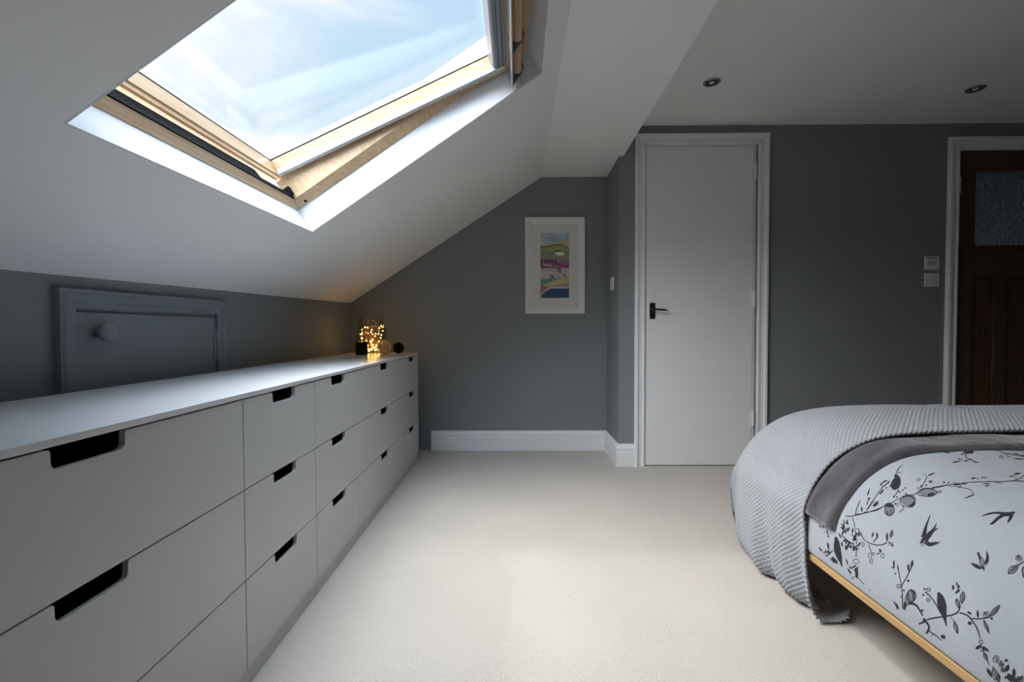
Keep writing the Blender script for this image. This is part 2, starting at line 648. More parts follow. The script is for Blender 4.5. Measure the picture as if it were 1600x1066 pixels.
lv.build('handle', 'black_iron', hd, smooth=True)

# oak door with obscured glass
door = structure(empty('door_2', (3.18, D0, 0)))
lin = MB()
lin.box(2.775, 2.790, D0 - .001, D0 + .101, 0, D2Z)
lin.box(3.565, 3.580, D0 - .001, D0 + .101, 0, D2Z)
lin.box(2.790, 3.565, D0 - .001, D0 + .101, 1.998, D2Z)
lin.build('door_frame', 'white_satin', door)
casing('architrave', door, 2.786, 3.569, 2.006, 'white_satin', w_=.070)
X0, X1 = 2.793, 3.562
Y0, Y1 = D0 + .004, D0 + .044
st = MB()
st.box(X0, X0 + .100, Y0, Y1, .006, 1.996)
st.box(X1 - .100, X1, Y0, Y1, .006, 1.996)
stile = st.build('door_stile', 'door_oak', door, bevel=.0015)
ra = MB()
ra.box(X0 + .100, X1 - .100, Y0, Y1, 1.884, 1.996)
ra.box(X0 + .100, X1 - .100, Y0, Y1, 1.205, 1.392)
ra.box(X0 + .100, X1 - .100, Y0, Y1, .006, .22)
ra.build('door_rail', 'door_oak_across', door, bevel=.0015)
pw = (X1 - X0 - .2 - 2 * .072) / 3
for k in range(2):
    a = X0 + .1 + pw + k * (pw + .072)
    MB().box(a, a + .072, Y0, Y1, .22, 1.205).build('door_mullion', 'door_oak', door, bevel=.0015)
for k in range(3):
    a = X0 + .1 + k * (pw + .072)
    MB().box(a, a + pw, Y0 + .018, Y1 - .014, .22, 1.205).build('door_panel', 'door_oak', door)
gl = MB().box(X0 + .100, X1 - .100, Y0 + .018, Y0 + .022, 1.392, 1.884).build('door_glass', 'obscure_glass', door)
bd = MB()
for zz in (1.392, 1.874):
    bd.box(X0 + .1, X1 - .1, Y0 + .004, Y0 + .017, zz, zz + .010)
for xx in (X0 + .1, X1 - .11):
    bd.box(xx, xx + .010, Y0 + .004, Y0 + .017, 1.402, 1.874)
bd.build('glazing_bead', 'door_oak', door)
for hz in (1.775, .32):
    hinge(door, 2.791, D0 - .006, hz, m_='steel')
kb = MB().lathe([(.024, 0), (.024, .003), (.010, .006), (.009, .03), (.022, .040), (.027, .052), (.022, .064), (.006, .069)], (3.515, Y0, 1.02), axis=(0, -1, 0), n=24).build('door_knob', 'black_iron', door, smooth=True)
ll = bpy.data.lights.new('landing_fill', 'AREA')  # added fill lamp, out of view, lighting the door glass from behind
ll.energy = 2.2
ll.size = .5
ll.color = (.72, .88, 1.0)
lo = bpy.data.objects.new('landing_fill', ll)
COL.objects.link(lo)
lo.location = (3.5, 4.4, .9)
lo.rotation_euler = (R(90), 0, 0)

# eaves access hatch in the knee wall
hx = KX
hatch = structure(empty('door_3', (hx, 1.53, 0)))
prof = [(0, 0), (0, .014), (.004, .017), (.014, .018), (.019, .023), (.038, .023), (.044, .019), (.050, .023), (.053, .022), (.053, 0)]
path = [(1.243, .05, -1, 0), (1.243, .938, -1, 1), (1.838, .944, 1, 1), (1.838, .05, 1, 0)]
rings = [[Vector((hx + d, py + a * sy, pz + a * sz_)) for a, d in prof] for py, pz, sy, sz_ in path]
MB().loft(rings).build('architrave', 'hatch_paint', hatch)
hp = MB().box(hx, hx + .010, 1.247, 1.828, .06, .930).build('hatch_panel', 'hatch_paint', hatch, bevel=.002)
MB().lathe([(.009, 0), (.009, .012), (.018, .018), (.026, .028), (.027, .036), (.022, .043), (.008, .046)], (hx + .010, 1.305, .873), axis=(1, 0, 0), n=28).build('hatch_knob', 'hatch_paint', hp, smooth=True)
h_ = MB()
h_.lathe([(.005, 0), (.005, .05), (.004, .051), (.004, .053), (.005, .054), (.005, .12), (.003, .123)], (hx + .014, 1.833, .765), n=12)
h_.box(hx + .0102, hx + .013, 1.815, 1.830, .765, .885)
h_.build('hinge', 'hatch_paint', hatch)


# ------------------------------------------------------------------ rooflights
def make_window(idx, origin, ww, wh, opened):
    """origin: lower far corner of the opening in the ceiling plane.
    local (u, s, n): u along +y (0 .. -ww), s up the slope, n outwards"""
    root = structure(empty('window_%d' % idx, origin))

    def T(p):
        q_ = origin + Vector((0, 1, 0)) * p[0] + UP * p[1] + NO * p[2]
        q_.z += .0226 * p[0] * (1 - (origin.x + UP.x * p[1] - KX) / (CX - KX))
        return q_

    e = .004
    ln = MB()
    ln.box(-ww, 0, 0, e, -.001, .112, T)
    ln.box(-ww, 0, wh - e, wh, -.001, .112, T)
    ln.box(-ww, -ww + e, e, wh - e, -.001, .112, T)
    ln.box(-e, 0, e, wh - e, -.001, .112, T)
    ln.build('window_lining', 'lining_paint', root)
    fw = .030
    fr = MB()
    # pine frame with a bevelled inner face
    def member(pts, a, b_, fn):
        fr.prism(pts, a, b_, fn)
    sec = [(0, .105), (.004, .105), (fw, .136), (fw, .200), (0, .200)]
    fr.prism([(0, .105), (.003, .105), (.022, .134), (0, .134)] if opened else sec, -ww + .004, -.004, lambda p, q, t_: T((t_, p + .004, q)))
    fr.prism(sec, -ww + .004, -.004, lambda p, q, t_: T((t_, wh - .004 - p, q)))
    sec = sec[:3] + ([(fw, .232), (0, .232)] if opened else sec[3:])
    fr.prism(sec, .004, wh - (.040 if opened else .004), lambda p, q, t_: T((-.004 - p, t_, q)))
    fr.prism(sec, .004, wh - (.040 if opened else .004), lambda p, q, t_: T((-ww + .004 + p, t_, q)))
    fo = fr.build('window_frame', 'pine', root)
    pl = MB().lathe([(.0055, 0), (.0055, .0015), (.003, .002)], T((-.0195, .056, .1105)), axis=Vector((0, -.68, 0)) - NO * .73, n=14)
    pl.build('frame_plug', 'black_seal', fo)
    cl_ = MB()
    k = .035
    cl_.box(-ww - .05, .05, -.06, 0 if opened else k, .200, .206 if opened else .235, T)
    cl_.box(-ww - .05, .05, wh - k, wh + .06, .200, .235, T)
    cl_.box(-ww - .05, -ww + (.003 if opened else k), 0, wh - k, .200, .235, T)
    cl_.box(-.003 if opened else -k, .05, 0, wh - k, .200, .235, T)
    cl_.build('flashing', 'grey_cladding', root)
    # sash
    if opened:
        s0, n0 = .030, .240
        c_, s_ = .9874, .1582
    else:
        s0, n0 = .030, .125
        c_, s_ = 1.0, 0.0
    SD = UP * c_ - NO * s_
    ND = UP * s_ + NO * c_
    base = origin + UP * s0 + NO * n0

    def TS(p):
        return base + Vector((0, 1, .009)) * p[0] + SD * p[1] + ND * p[2]

    L0, L1 = -.047, 1.070
    bw = .046
    dep = .064
    ua, ub = -.012, -ww + .012
    sa = MB()
    # lower rail with a groove in the room face
    sec = [(L0, .004), (L0 + .004, 0), (-.024, 0), (-.022, .006), (-.016, .006), (-.014, 0), (-.004, 0), (0, .004), (0, dep), (L0, dep)]
    sa.prism(sec, ub, ua, lambda p, q, t_: TS((t_, p, q)))
    sa.prism([(L1 - .05, 0), (L1, 0), (L1, dep), (L1 - .05, dep)], ub, ua, lambda p, q, t_: TS((t_, p, q)))
    sash = sa.build('sash', 'pine', root, bevel=.0015)
    for q0, q1 in ((ua, ua - bw), (ub, ub + bw)):
        MB().prism([(q0, 0), (q1, 0), (q1, dep), (q0, dep)], 0.0, L1 - .05, lambda p, q, t_: TS((p, t_, q))).build('sash_stile', 'pine_across', sash, bevel=.0015)
    MB().box(ub + bw - .01, ua - bw + .01, -.01, L1 - .04, .074, .080, TS).build('window_pane', 'window_glass', sash)
    se = MB()
    for n_a, n_b, wd in ((dep, dep + .004, .001),):
        se.box(ub + bw - .002, ua - bw + .002, -.002, wd, n_a, n_b, TS)
        se.box(ub + bw - .002, ub + bw + wd, 0, L1 - .05, n_a, n_b, TS)
        se.box(ua - bw - wd, ua - bw + .002, 0, L1 - .05, n_a, n_b, TS)
    se.build('glazing_seal', 'black_seal', sash)
    sp = MB()
    sp.box(ua - bw - .001, ua - bw + .004, 0, L1 - .05, dep + .004, dep + .020, TS)
    sp.box(ub + bw - .004, ub + bw + .001, 0, L1 - .05, dep + .004, dep + .020, TS)
    sp.box(ub + bw, ua - bw, -.005, .000, dep + .004, dep + .020, TS)
    sp.build('glass_spacer', 'spacer_white', sash)
    co_ = MB()
    co_.box(ub - .012, ua + .012, L0 - .012, L0 + .012, dep + .001, dep + .034, TS)
    co_.box(ub - .012, ua + .012, L1 - .012, L1 + .012, dep + .001, dep + .034, TS)
    co_.box(ub - .012, ub + .030, L0 + .012, L1 - .012, dep + .022, dep + .034, TS)
    co_.box(ua - .030, ua + .012, L0 + .012, L1 - .012, dep + .022, dep + .034, TS)
    co_.build('sash_cladding', 'grey_cladding', sash)
    # blind side rails and cassette
    for q0, sg in ((ua - bw, 1), (ub + bw, -1)):
        sec = [(q0 - .004 * sg, .000), (q0 + .004 * sg, -.008), (q0 + .006 * sg, -.008), (q0 + .008 * sg, -.001), (q0 + .001 * sg, -.0005), (q0 - .0005 * sg, .020), (q0 - .004 * sg, .020)]
        MB().prism(sec, .008, 1.0, lambda p, q, t_: TS((p, t_, q))).build('blind_rail', 'aluminium', sash)
    cs = MB()
    prof_ = [(.966, .070), (.960, .060), (.960, .012), (.966, .004), (.974, .002), (.975, .008), (.983, .008), (.984, .002), (.992, .002), (.993, .008), (1.000, .008), (1.001, .002), (1.012, .002), (1.014, .070)]
    cs.prism(prof_, ub + bw + .004, ua - bw - .004, lambda p, q, t_: TS((t_, p, q)))
    cs.build('blind_cassette', 'blind_grey', sash)
    # control bar: pale lamella held off the top rail by dark brackets
    hb = MB()
    prof_ = [(1.000, -.072), (1.003, -.076), (1.010, -.070), (1.020, -.040), (1.026, -.008), (1.020, -.008), (1.014, -.038)]
    hb.prism(prof_, ub + .03, -.020, lambda p, q, t_: TS((t_, p, q)))
    hbar = hb.build('control_bar', 'aluminium', sash, bevel=.001)
    rl = MB()
    ring = [(1.048 + .019 * math.cos(a_), -.020 + .020 * math.sin(a_)) for a_ in [2 * math.pi * i / 20 for i in range(20)]]
    rl.prism(ring, ub + .04, -.034, lambda p, q, t_: TS((t_, p, q)))
    rl.build('top_rail_moulding', 'pine', sash)
    for u_ in (-.026, -.235, -.52, -.80, ub + .045):
        MB().prism([(1.012, -.066), (1.034, -.052), (1.060, -.040), (1.078, -.020), (1.080, .0), (1.02, 0)], u_ - .006, u_ + .006, lambda p, q, t_: TS((t_, p, q))).build('bar_bracket', 'bracket_grey', sash)
    if opened:
        # dark outer sill, its upstand stopping short of the far side
        MB().box(-ww + .036, -.040, .004, .030, .1345, .150, T).build('outer_sill', 'black_seal', root)
        MB().prism([(-ww + .036, .1505), (-.20, .1505), (-.225, .212), (-ww + .036, .212)], .006, .014, lambda p, q, t_: T((p, t_, q))).build('outer_seal', 'black_seal', root)
        MB().box(-.052, -.040, .012, .040, .1505, .185, T).build('pivot_catch', 'black_seal', root)
    return root


make_window(1, WO, WW, WH, True)
o2 = Vector((WO.x, FILL_Y1, slope_z(WO.x, (FILL_Y0 + FILL_Y1) / 2)))
make_window(2, o2, FILL_Y1 - FILL_Y0, WH, False)  # added, unseen rooflight that lets extra daylight into the rear of the room

for oy, wv in ((WO.y - WW / 2, WW), ((FILL_Y0 + FILL_Y1) / 2, FILL_Y1 - FILL_Y0)):
    pd = bpy.data.lights.new('sky_portal', 'AREA')
    pd.shape = 'RECTANGLE'
    pd.size = WH
    pd.size_y = wv
    pd.cycles.is_portal = True
    po = bpy.data.objects.new('sky_portal', pd)
    COL.objects.link(po)
    cen = Vector((WO.x, oy, slope_z(WO.x, oy))) + UP * WH / 2 + NO * .06
    mm4 = Matrix((UP, Vector((0, 1, 0)), UP.cross(Vector((0, 1, 0))))).transposed().to_4x4()
    mm4.translation = cen
    po.matrix_world = mm4
    # a light shines along its -Z; make that point into the room
    if (mm4.to_3x3() @ Vector((0, 0, -1))).dot(NO) > 0:
        po.matrix_world = mm4 @ Matrix.Rotation(math.pi, 4, 'X')

# ------------------------------------------------------------------ chests of drawers
FX = -.660         # front face
FT = .011
BX = -1.10
TZ = .726
ROWS = [(.2685, .4905, .711), ]


def front(y0, y1, z0, z1, cw):
    """outline in (y,z) with a rounded finger cut in the top edge"""
    g = .0014
    y0, y1, z0, z1 = y0 + g, y1 - g, z0 + g, z1 - g
    c_ = (y0 + y1) / 2
    a, b_ = c_ - cw / 2, c_ + cw / 2
    d, r = .031, .012
    pts = [(y0, z0), (y1, z0), (y1, z1), (b_ + .004, z1)]
    pts += [(b_ + .001, z1 - .002), (b_, z1 - .006)]
    pts += [(b_ - r + r * math.cos(t_), z1 - d + r - r * math.sin(t_)) for t_ in [0, .4, .8, 1.2, math.pi / 2]]
    pts += [(a + r - r * math.sin(t_), z1 - d + r - r * math.cos(t_)) for t_ in [0, .4, .8, 1.2, math.pi / 2]]
    pts += [(a, z1 - .006), (a - .001, z1 - .002), (a - .004, z1), (y0, z1)]
    return pts


def chest(cols, label):
    y0, y1 = cols[0][0], cols[-1][1]
    root = empty('chest_of_drawers', ((FX + BX) / 2, (y0 + y1) / 2, 0))
    tag(root, label, 'chest of drawers')
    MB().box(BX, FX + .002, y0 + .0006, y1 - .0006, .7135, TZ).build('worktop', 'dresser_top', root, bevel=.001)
    c_ = MB()
    c_.box(BX + .002, BX + .010, y0 + .001, y1 - .001, .05, .713)
    c_.box(BX + .010, FX - FT - .002, y0 + .001, y1 - .001, .045, .060)
    c_.box(BX + .010, FX - .075, y0 + .001, y1 - .001, .698, .713)
    ye = [y0] + [b_ for _, b_ in cols]
    for k, yy in enumerate(ye):
        a = yy + .001 if k == 0 else yy - .008
        b_ = yy + .015 if k == 0 else (yy - .001 if k == len(ye) - 1 else yy + .008)
        c_.box(BX + .010, FX - FT - .002, a, b_, .060, .698)
    c_.build('carcass', 'dresser_white', root)
    MB().box(FX - .030, FX - .006, y0 + .001, y1 - .001, .0, .044).box(BX + .02, BX + .04, y0 + .001, y1 - .001, 0, .044).build('plinth', 'dresser_white', root)
    zs = [.048, .2675, .4895, .7115]
    for (a, b_) in cols:
        for r_ in range(3):
            d = MB()
            d.prism(front(a, b_, zs[r_], zs[r_ + 1], .125), FX - FT, FX, lambda p, q, t_: (t_, p, q))
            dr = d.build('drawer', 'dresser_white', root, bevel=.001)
            i = MB()
            ya, yb = a + .022, b_ - .022
            za, zb = zs[r_] + .022, zs[r_ + 1] - .016
            i.box(BX + .03, FX - FT, ya, ya + .012, za, zb)
            i.box(BX + .03, FX - FT, yb - .012, yb, za, zb)
            i.box(BX + .03, BX + .042, ya + .012, yb - .012, za, zb)
            i.box(BX + .03, FX - FT, ya, yb, za - .006, za)
            i.build('drawer_box', 'drawer_shade', dr)
    return root


chest([(.31, 1.11), (1.11, 1.51)], 'long white chest of drawers nearest the camera, under the painted hatch')
chest([(1.51, 1.91), (1.91, 2.71), (2.71, 3.11)], 'farther white chest of drawers whose top carries the lit glass jar')


# ------------------------------------------------------------------ things on the chest
def jar():
    cx, cy = -.937, 3.000
    z = TZ
    prof_o = [(a * 1.04, b * 1.06) for a, b in [(.050, 0), (.060, .003), (.072, .020), (.084, .055), (.090, .100), (.089, .140), (.082, .175), (.068, .205), (.062, .215), (.066, .224), (.070, .234)]]
    prof_i = [(a * 1.04, b * 1.06) for a, b in [(.067, .234), (.063, .224), (.059, .215), (.065, .205), (.079, .175), (.086, .140), (.087, .100), (.081, .055), (.069, .022), (.055, .008), (.0, .007)]]
    o = MB().lathe(prof_o + prof_i, (cx, cy, z), n=48).build('glass_jar', 'jar_glass', smooth=True)
    o.data.transform(Matrix.Translation((-cx, -cy, -z)))
    o.location = (cx, cy, z)
    tag(o, 'round clear glass jar holding glowing string lights on the far chest', 'jar')
    root = empty('string_lights', (cx, cy, z + .012))
    tag(root, 'warm yellow string of tiny lights heaped inside the glass jar', 'string lights')
    rnd = random.Random(5)
    pts = []
    n = 88
    for i in range(n):
        h = .014 + .165 * (i / n) ** 1.35
        rmax = .050 if h < .05 else .080
        a = i * 2.05 + rnd.uniform(-.6, .6)
        rr = rmax * rnd.uniform(.35, 1.0)
        pts.append(Vector((cx + rr * math.cos(a), cy + rr * math.sin(a), z + h + rnd.uniform(-.004, .012))))
    fine = []
    for i in range(len(pts) - 1):
        p0, p1, p2, p3 = pts[max(i - 1, 0)], pts[i], pts[i + 1], pts[min(i + 2, len(pts) - 1)]
        for k in range(5):
            t_ = k / 5
            fine.append(.5 * ((2 * p1) + (-p0 + p2) * t_ + (2 * p0 - 5 * p1 + 4 * p2 - p3) * t_ ** 2 + (-p0 + 3 * p1 - 3 * p2 + p3) * t_ ** 3))
    for q in fine:
        d = Vector((q.x - cx, q.y - cy))
        lim = .047 if q.z - z < .03 else (.062 if q.z - z < .07 else .077)
        if d.length > lim:
            d = d.normalized() * lim
            q.x, q.y = cx + d.x, cy + d.y
        q.z = max(q.z, z + .012)
    MB().tube(fine, .0006, n=4).build('wire', 'copper_wire', root)
    first = None
    for i in range(0, n, 1):
        if i % 2 and i > 44:
            continue
        p = fine[min(i * 5, len(fine) - 1)]
        if first is None:
            first = MB().lathe([(.0006, -.0034), (.0026, -.002), (.0032, 0), (.0026, .002), (.0006, .0036)], (0, 0, 0), n=8).build('bulb', 'bulb_glow', root, smooth=True)
            b_ = first
        else:
            b_ = first.copy()
            COL.objects.link(b_)
            b_.parent = root
        b_.matrix_parent_inverse = Matrix.Identity(4)
        b_.location = p - Vector(root.location)


jar()


def placed(o, c_):
    o.data.transform(Matrix.Translation(-Vector(c_)))
    o.location = c_
    return o


c_ = (-.951, 2.845, TZ)
o = placed(MB().lathe([(.030, 0), (.036, .002), (.0365, .040), (.0365, .078), (.0345, .079), (.0335, .074), (.033, .010), (.0, .009)], c_, n=40).build('candle_holder', 'black_glaze', smooth=False, bevel=0), c_)
tag(o, 'squat black cylindrical candle holder in front of the lit jar', 'candle holder')
c_ = (-.824, 2.890, TZ)
b_ = MB()
R_ = .047
cc = Vector(c_) + Vector((0, 0, R_))
b_.lathe([(R_ * math.sin(math.pi * i / 20), -R_ * math.cos(math.pi * i / 20)) for i in range(21)], cc, n=32)
o = b_.build('glass_ball', 'jar_glass', smooth=True)
placed(o, c_)
tag(o, 'clear ball wound with amber thread, between jar and black ball', 'ornament')
rnd = random.Random(3)
tw = MB()
for k in range(34):
    ax = Vector((rnd.gauss(0, 1), rnd.gauss(0, 1), rnd.gauss(0, 1))).normalized()
    s = ax.orthogonal().normalized()
    t_ = ax.cross(s)
    rr = R_ * .93
    tw.tube([cc + (s * math.cos(a) + t_ * math.sin(a)) * rr for a in [2 * math.pi * i / 40 for i in range(41)]], .0011, n=5)
tww = tw.build('thread', 'amber_shell', o)
c_ = (-.758, 2.975, TZ)
b_ = MB()
R_ = .034
cc = Vector(c_) + Vector((0, 0, R_ + .002))
b_.lathe([(R_ * .95 * math.sin(math.pi * i / 16), -R_ * .95 * math.cos(math.pi * i / 16)) for i in range(17)], cc, n=24)
for k in range(22):
    ax = Vector((rnd.gauss(0, 1), rnd.gauss(0, 1), rnd.gauss(0, 1))).normalized()
    s = ax.orthogonal().normalized()
    t_ = ax.cross(s)
    off = rnd.uniform(-.4, .4)
    rr = R_ * math.sqrt(1 - off * off)
    b_.tube([cc + ax * off * R_ + (s * math.cos(a) + t_ * math.sin(a)) * rr for a in [2 * math.pi * i / 28 for i in range(29)]], .0017, n=5)
o = placed(b_.build('twine_ball', 'black_twine', smooth=True), c_)
tag(o, 'small black wound twine ball at the right end of the ornaments', 'ornament')

# ------------------------------------------------------------------ picture
px0, px1, pz0, pz1 = .066, .496, .992, 1.684
pic = empty('framed_picture', ((px0 + px1) / 2, D1, (pz0 + pz1) / 2))
tag(pic, 'white framed tall landscape painting hanging on the grey alcove wall', 'picture')
fwid = .050
prof_ = [(0, 0), (0, -.018), (.004, -.022), (.020, -.020), (.030, -.016), (.044, -.014), (fwid, -.010), (fwid, 0)]
path = [(px0, pz0, 1, 1), (px1, pz0, -1, 1), (px1, pz1, -1, -1), (px0, pz1, 1, -1), (px0, pz0, 1, 1)]
rings = [[Vector((x + a * sx, D1 - .001 + d, z + a * sz_)) for a, d in prof_] for x, z, sx, sz_ in path]
MB().loft(rings, cap=False).build('picture_frame', 'picture_frame_white', pic)
mb = MB()
ix0, ix1, iz0, iz1 = px0 + fwid, px1 - fwid, pz0 + fwid, pz1 - fwid
ax0, ax1, az0, az1 = .176, .383, 1.106, 1.572
mb.box(ix0, ax0, D1 - .008, D1 - .004, iz0, iz1)
mb.box(ax1, ix1, D1 - .008, D1 - .004, iz0, iz1)
mb.box(ax0, ax1, D1 - .008, D1 - .004, iz0, az0)
mb.box(ax0, ax1, D1 - .008, D1 - .004, az1, iz1)
mb.build('mount', 'mat_board', pic)


def vnoise(x, y, seed=0):
    """smooth value noise for the painted sheet"""
    xi, yi = np.floor(x).astype(int), np.floor(y).astype(int)
    xf, yf = x - xi, y - yi
    u_, v_ = xf * xf * (3 - 2 * xf), yf * yf * (3 - 2 * yf)

    def h(a, b_):
        q = np.sin(a * 127.1 + b_ * 311.7 + seed * 74.7) * 43758.5453
        return q - np.floor(q)
    return (h(xi, yi) * (1 - u_) + h(xi + 1, yi) * u_) * (1 - v_) + (h(xi, yi + 1) * (1 - u_) + h(xi + 1, yi + 1) * u_) * v_


nx, nz_ = 84, 190
gx, gz = np.meshgrid(np.linspace(0, 1, nx), np.linspace(0, 1, nz_), indexing='ij')   # gz: 0 bottom, 1 top
v = 1 - gz                                                                       # from the top
n_a = vnoise(gx * 5, v * 11, 1)
n_b = vnoise(gx * 14, v * 30, 2)
n_c = vnoise(gx * 7 + v * 6, v * 22 - gx * 9, 3)
col_ = np.zeros((nx, nz_, 3))
col_[:] = (.40, .50, .54)


def put(mask, c1, c2, nn):
    a = np.array(c1)[None, None] * (1 - nn[..., None]) + np.array(c2)[None, None] * nn[..., None]
    col_[mask] = a[mask]


put(v < 2, (.30, .42, .50), (.62, .68, .68), n_a)
h1 = .175 - .06 * np.exp(-((gx - .75) / .25) ** 2) - .0 * gx
put(v > h1 + .0 * n_b, (.62, .50, .27), (.52, .48, .33), n_b)
h2 = .215 - .035 * np.exp(-((gx - .62) / .3) ** 2) + .045 * np.clip(gx - .7, 0, 1) * 2
put(v > h2, (.30, .30, .14), (.42, .38, .18), n_c)
put((v > h2 - .010) & (v < h2 + .006), (.05, .045, .03), (.10, .08, .04), n_b)
put((v > .27 + .02 * np.sin(gx * 3)) & (v < .33 + .01 * n_c), (.12, .26, .21), (.22, .30, .20), n_c)
put(v > .345 + .03 * gx, (.30, .27, .18), (.34, .24, .22), n_b)
wh = ((gx - .68) / .17) ** 2 + ((v - .315) / .026) ** 2 < 1
put(wh, (.78, .78, .76), (.9, .9, .88), n_b)
put((np.abs(gx - .62) < .09) & (np.abs(v - .278) < .010), (.03, .04, .05), (.05, .05, .05), n_b)
put(v > .415, (.24, .10, .20), (.36, .22, .28), n_c)
for q in (.05, .17, .29, .41, .54):
    put((np.abs(gx - q - (v - .44) * .7) < .030) & (np.abs(v - .435) < .030), (.03, .035, .12), (.07, .06, .2), n_b)
put((v > .475 + .02 * np.sin(gx * 9)) & (v < .515 + .02 * np.sin(gx * 9)), (.22, .03, .10), (.34, .08, .18), n_c)
put(((gx - .25) / .16) ** 2 + ((v - .497) / .010) ** 2 < 1, (.72, .55, .60), (.8, .7, .7), n_b)
put(v > .53 + .02 * n_a, (.50, .49, .47), (.66, .66, .64), n_c)
put((v > .53) & (v < .60) & (n_c > .62), (.28, .18, .24), (.32, .22, .26), n_b)
put((v > .60) & (n_c > .60) & (gx > .35), (.10, .17, .16), (.2, .27, .24), n_b)
put((v > .67 + .05 * n_a) & (gx < .42 - (v - .7) * .8 + .1 * n_b), (.08, .28, .20), (.20, .38, .30), n_c)
put((v > .80 - .14 * gx + .0) & (v < .86 - .11 * gx), (.58, .48, .22), (.66, .58, .36), n_b)
put(v > .86 - .10 * gx, (.44, .28, .32), (.50, .34, .34), n_c)
put((v > .78 + .20 * gx) & (gx < .28), (.36, .16, .24), (.44, .24, .3), n_c)
edge = .99 - .135 * np.sqrt(np.clip((gx - .02) / .35, 0, 1))
put((v > edge - .025) & (v <= edge), (.60, .60, .52), (.68, .66, .58), n_b)
put(v > edge, (.018, .06, .15), (.05, .13, .24), n_b)
col_ = np.clip(col_, 0, 1)
P = np.zeros((nx, nz_, 3))
P[..., 0] = ax0 + gx * (ax1 - ax0)
P[..., 1] = D1 - .006
P[..., 2] = az0 + gz * (az1 - az0)
mt = bpy.data.materials.new('painted_sheet')
mt.use_nodes = True
at = N(mt.node_tree, 'ShaderNodeVertexColor')
at.layer_name = 'paint'
mt.node_tree.links.new(at.outputs[0], mt.node_tree.nodes['Principled BSDF'].inputs['Base Color'])
mt.node_tree.nodes['Principled BSDF'].inputs['Roughness'].default_value = .6
MATS['painted_sheet'] = mt
pa = grid_mesh('painting', P, 'painted_sheet', pic, smooth=False, flip=True)
ca = pa.data.color_attributes.new('paint', 'FLOAT_COLOR', 'POINT')
ca.data.foreach_set('color', np.concatenate([col_.reshape(-1, 3), np.ones((nx * nz_, 1))], 1).reshape(-1).astype(np.float32))


# ------------------------------------------------------------------ downlights, wall plates
def downlight(x, y, label):
    root = empty('downlight', (x, y, ZC))
    tag(root, label, 'downlight', 'recessed ceiling downlights')
    MB().lathe([(.030, 0), (.032, -.006), (.040, -.006), (.043, -.003), (.044, 0)], (x, y, ZC), n=36).build('trim_ring', 'chrome_dark', root, smooth=True)
    MB().lathe([(.0295, -.0005), (.0295, -.0055), (.031, -.0058), (.024, -.001), (.0, -.0008)], (x, y, ZC), n=36).build('reflector', 'lamp_black', root, smooth=True)
    MB().lathe([(.014, -.0012), (.013, -.006), (.007, -.0085), (.0, -.009)], (x, y, ZC), n=24).build('lamp', 'lamp_glass', root, smooth=True)


downlight(1.021, 2.455, 'small chrome downlight in the ceiling above the white door')
downlight(2.466, 2.542, 'small dark downlight in the ceiling toward the oak door')


def wall_plate(cx, cz, label, kind):
    root = empty('wall_switch', (cx, D0, cz))
    tag(root, label, 'wall switch')
    MB().box(cx - .045, cx + .045, D0 - .009, D0, cz - .043, cz + .043).build('switch_plate', 'white_plastic', root, bevel=.003, seg=3)
    if kind:
        MB().box(cx - .028, cx + .026, D0 - .012, D0 - .0092, cz - .014, cz + .014).build('switch_window', 'off_plastic', root, bevel=.003)
        MB().box(cx - .034, cx + .028, D0 - .0105, D0 - .0092, cz + .028, cz + .034).build('red_strip', 'red_mark', root)
    else:
        MB().box(cx - .009, cx + .009, D0 - .014, D0 - .0092, cz - .016, cz + .010).build('rocker', 'off_plastic', root, bevel=.002)
        for k in (-.030, .030):
            MB().lathe([(.0035, 0), (.0035, .001), (.001, .0015)], (cx + k, D0 - .0092, cz - .001), axis=(0, -1, 0), n=12).build('screw', 'steel', root)


wall_plate(2.626, 1.290, 'white square wall control with a wide grey window, upper of two', True)
wall_plate(2.627, 1.184, 'white square light switch below the wall control beside the oak door', False)
cy, cz_ = 3.155, 1.186
root = empty('wall_switch', (AX, cy, cz_))
tag(root, 'white light switch on the narrow alcove side wall near the picture', 'wall switch')
MB().box(AX - .009, AX, cy - .043, cy + .043, cz_ - .043, cz_ + .043).build('switch_plate', 'white_plastic', root, bevel=.003, seg=3)
MB().box(AX - .014, AX - .0092, cy - .008, cy + .008, cz_ - .014, cz_ + .014).build('rocker', 'white_plastic', root, bevel=.002)

# ------------------------------------------------------------------ bed
bed = empty('bed', (1.65, .9, 0))
tag(bed, 'low pine bed with a slim side rail under the bird print duvet', 'bed')
BL, BR, BY0, BY1 = .868, 2.33, -.35, 1.66
MB().box(BL, BL + .030, BY0, BY1, .192, .212).build('side_rail', 'bed_pine', bed, bevel=.003)
MB().box(BR - .030, BR, BY0, BY1, .192, .212).build('side_rail', 'bed_pine', bed, bevel=.003)
MB().box(BL + .03, BR - .03, BY1 - .03, BY1, .192, .212).build('foot_rail', 'bed_pine', bed, bevel=.003)
MB().box(BL + .03, BR - .03, BY0, BY0 + .03, .192, .212).build('head_rail', 'bed_pine', bed, bevel=.003)
for x in (BL + .38, BR - .44):
    for y in (BY0 + .12, 1.0, BY1 - .18):
        MB().box(x, x + .06, y, y + .06, 0, .1915).build('leg', 'bed_pine', bed, bevel=.003)
for k in range(9):
    y = BY0 + .10 + k * .225
    MB().box(BL + .03, BR - .03, y, y + .09, .196, .210).build('slat', 'bed_pine', bed)
o = MB().box(BL + .06, BR - .06, BY0 + .02, BY1 - .03, .2115, .44).build('mattress', 'mattress_cloth', bevel=.05, seg=5)
tag(o, 'thick pale mattress resting on the pine bed beneath the duvet', 'mattress')


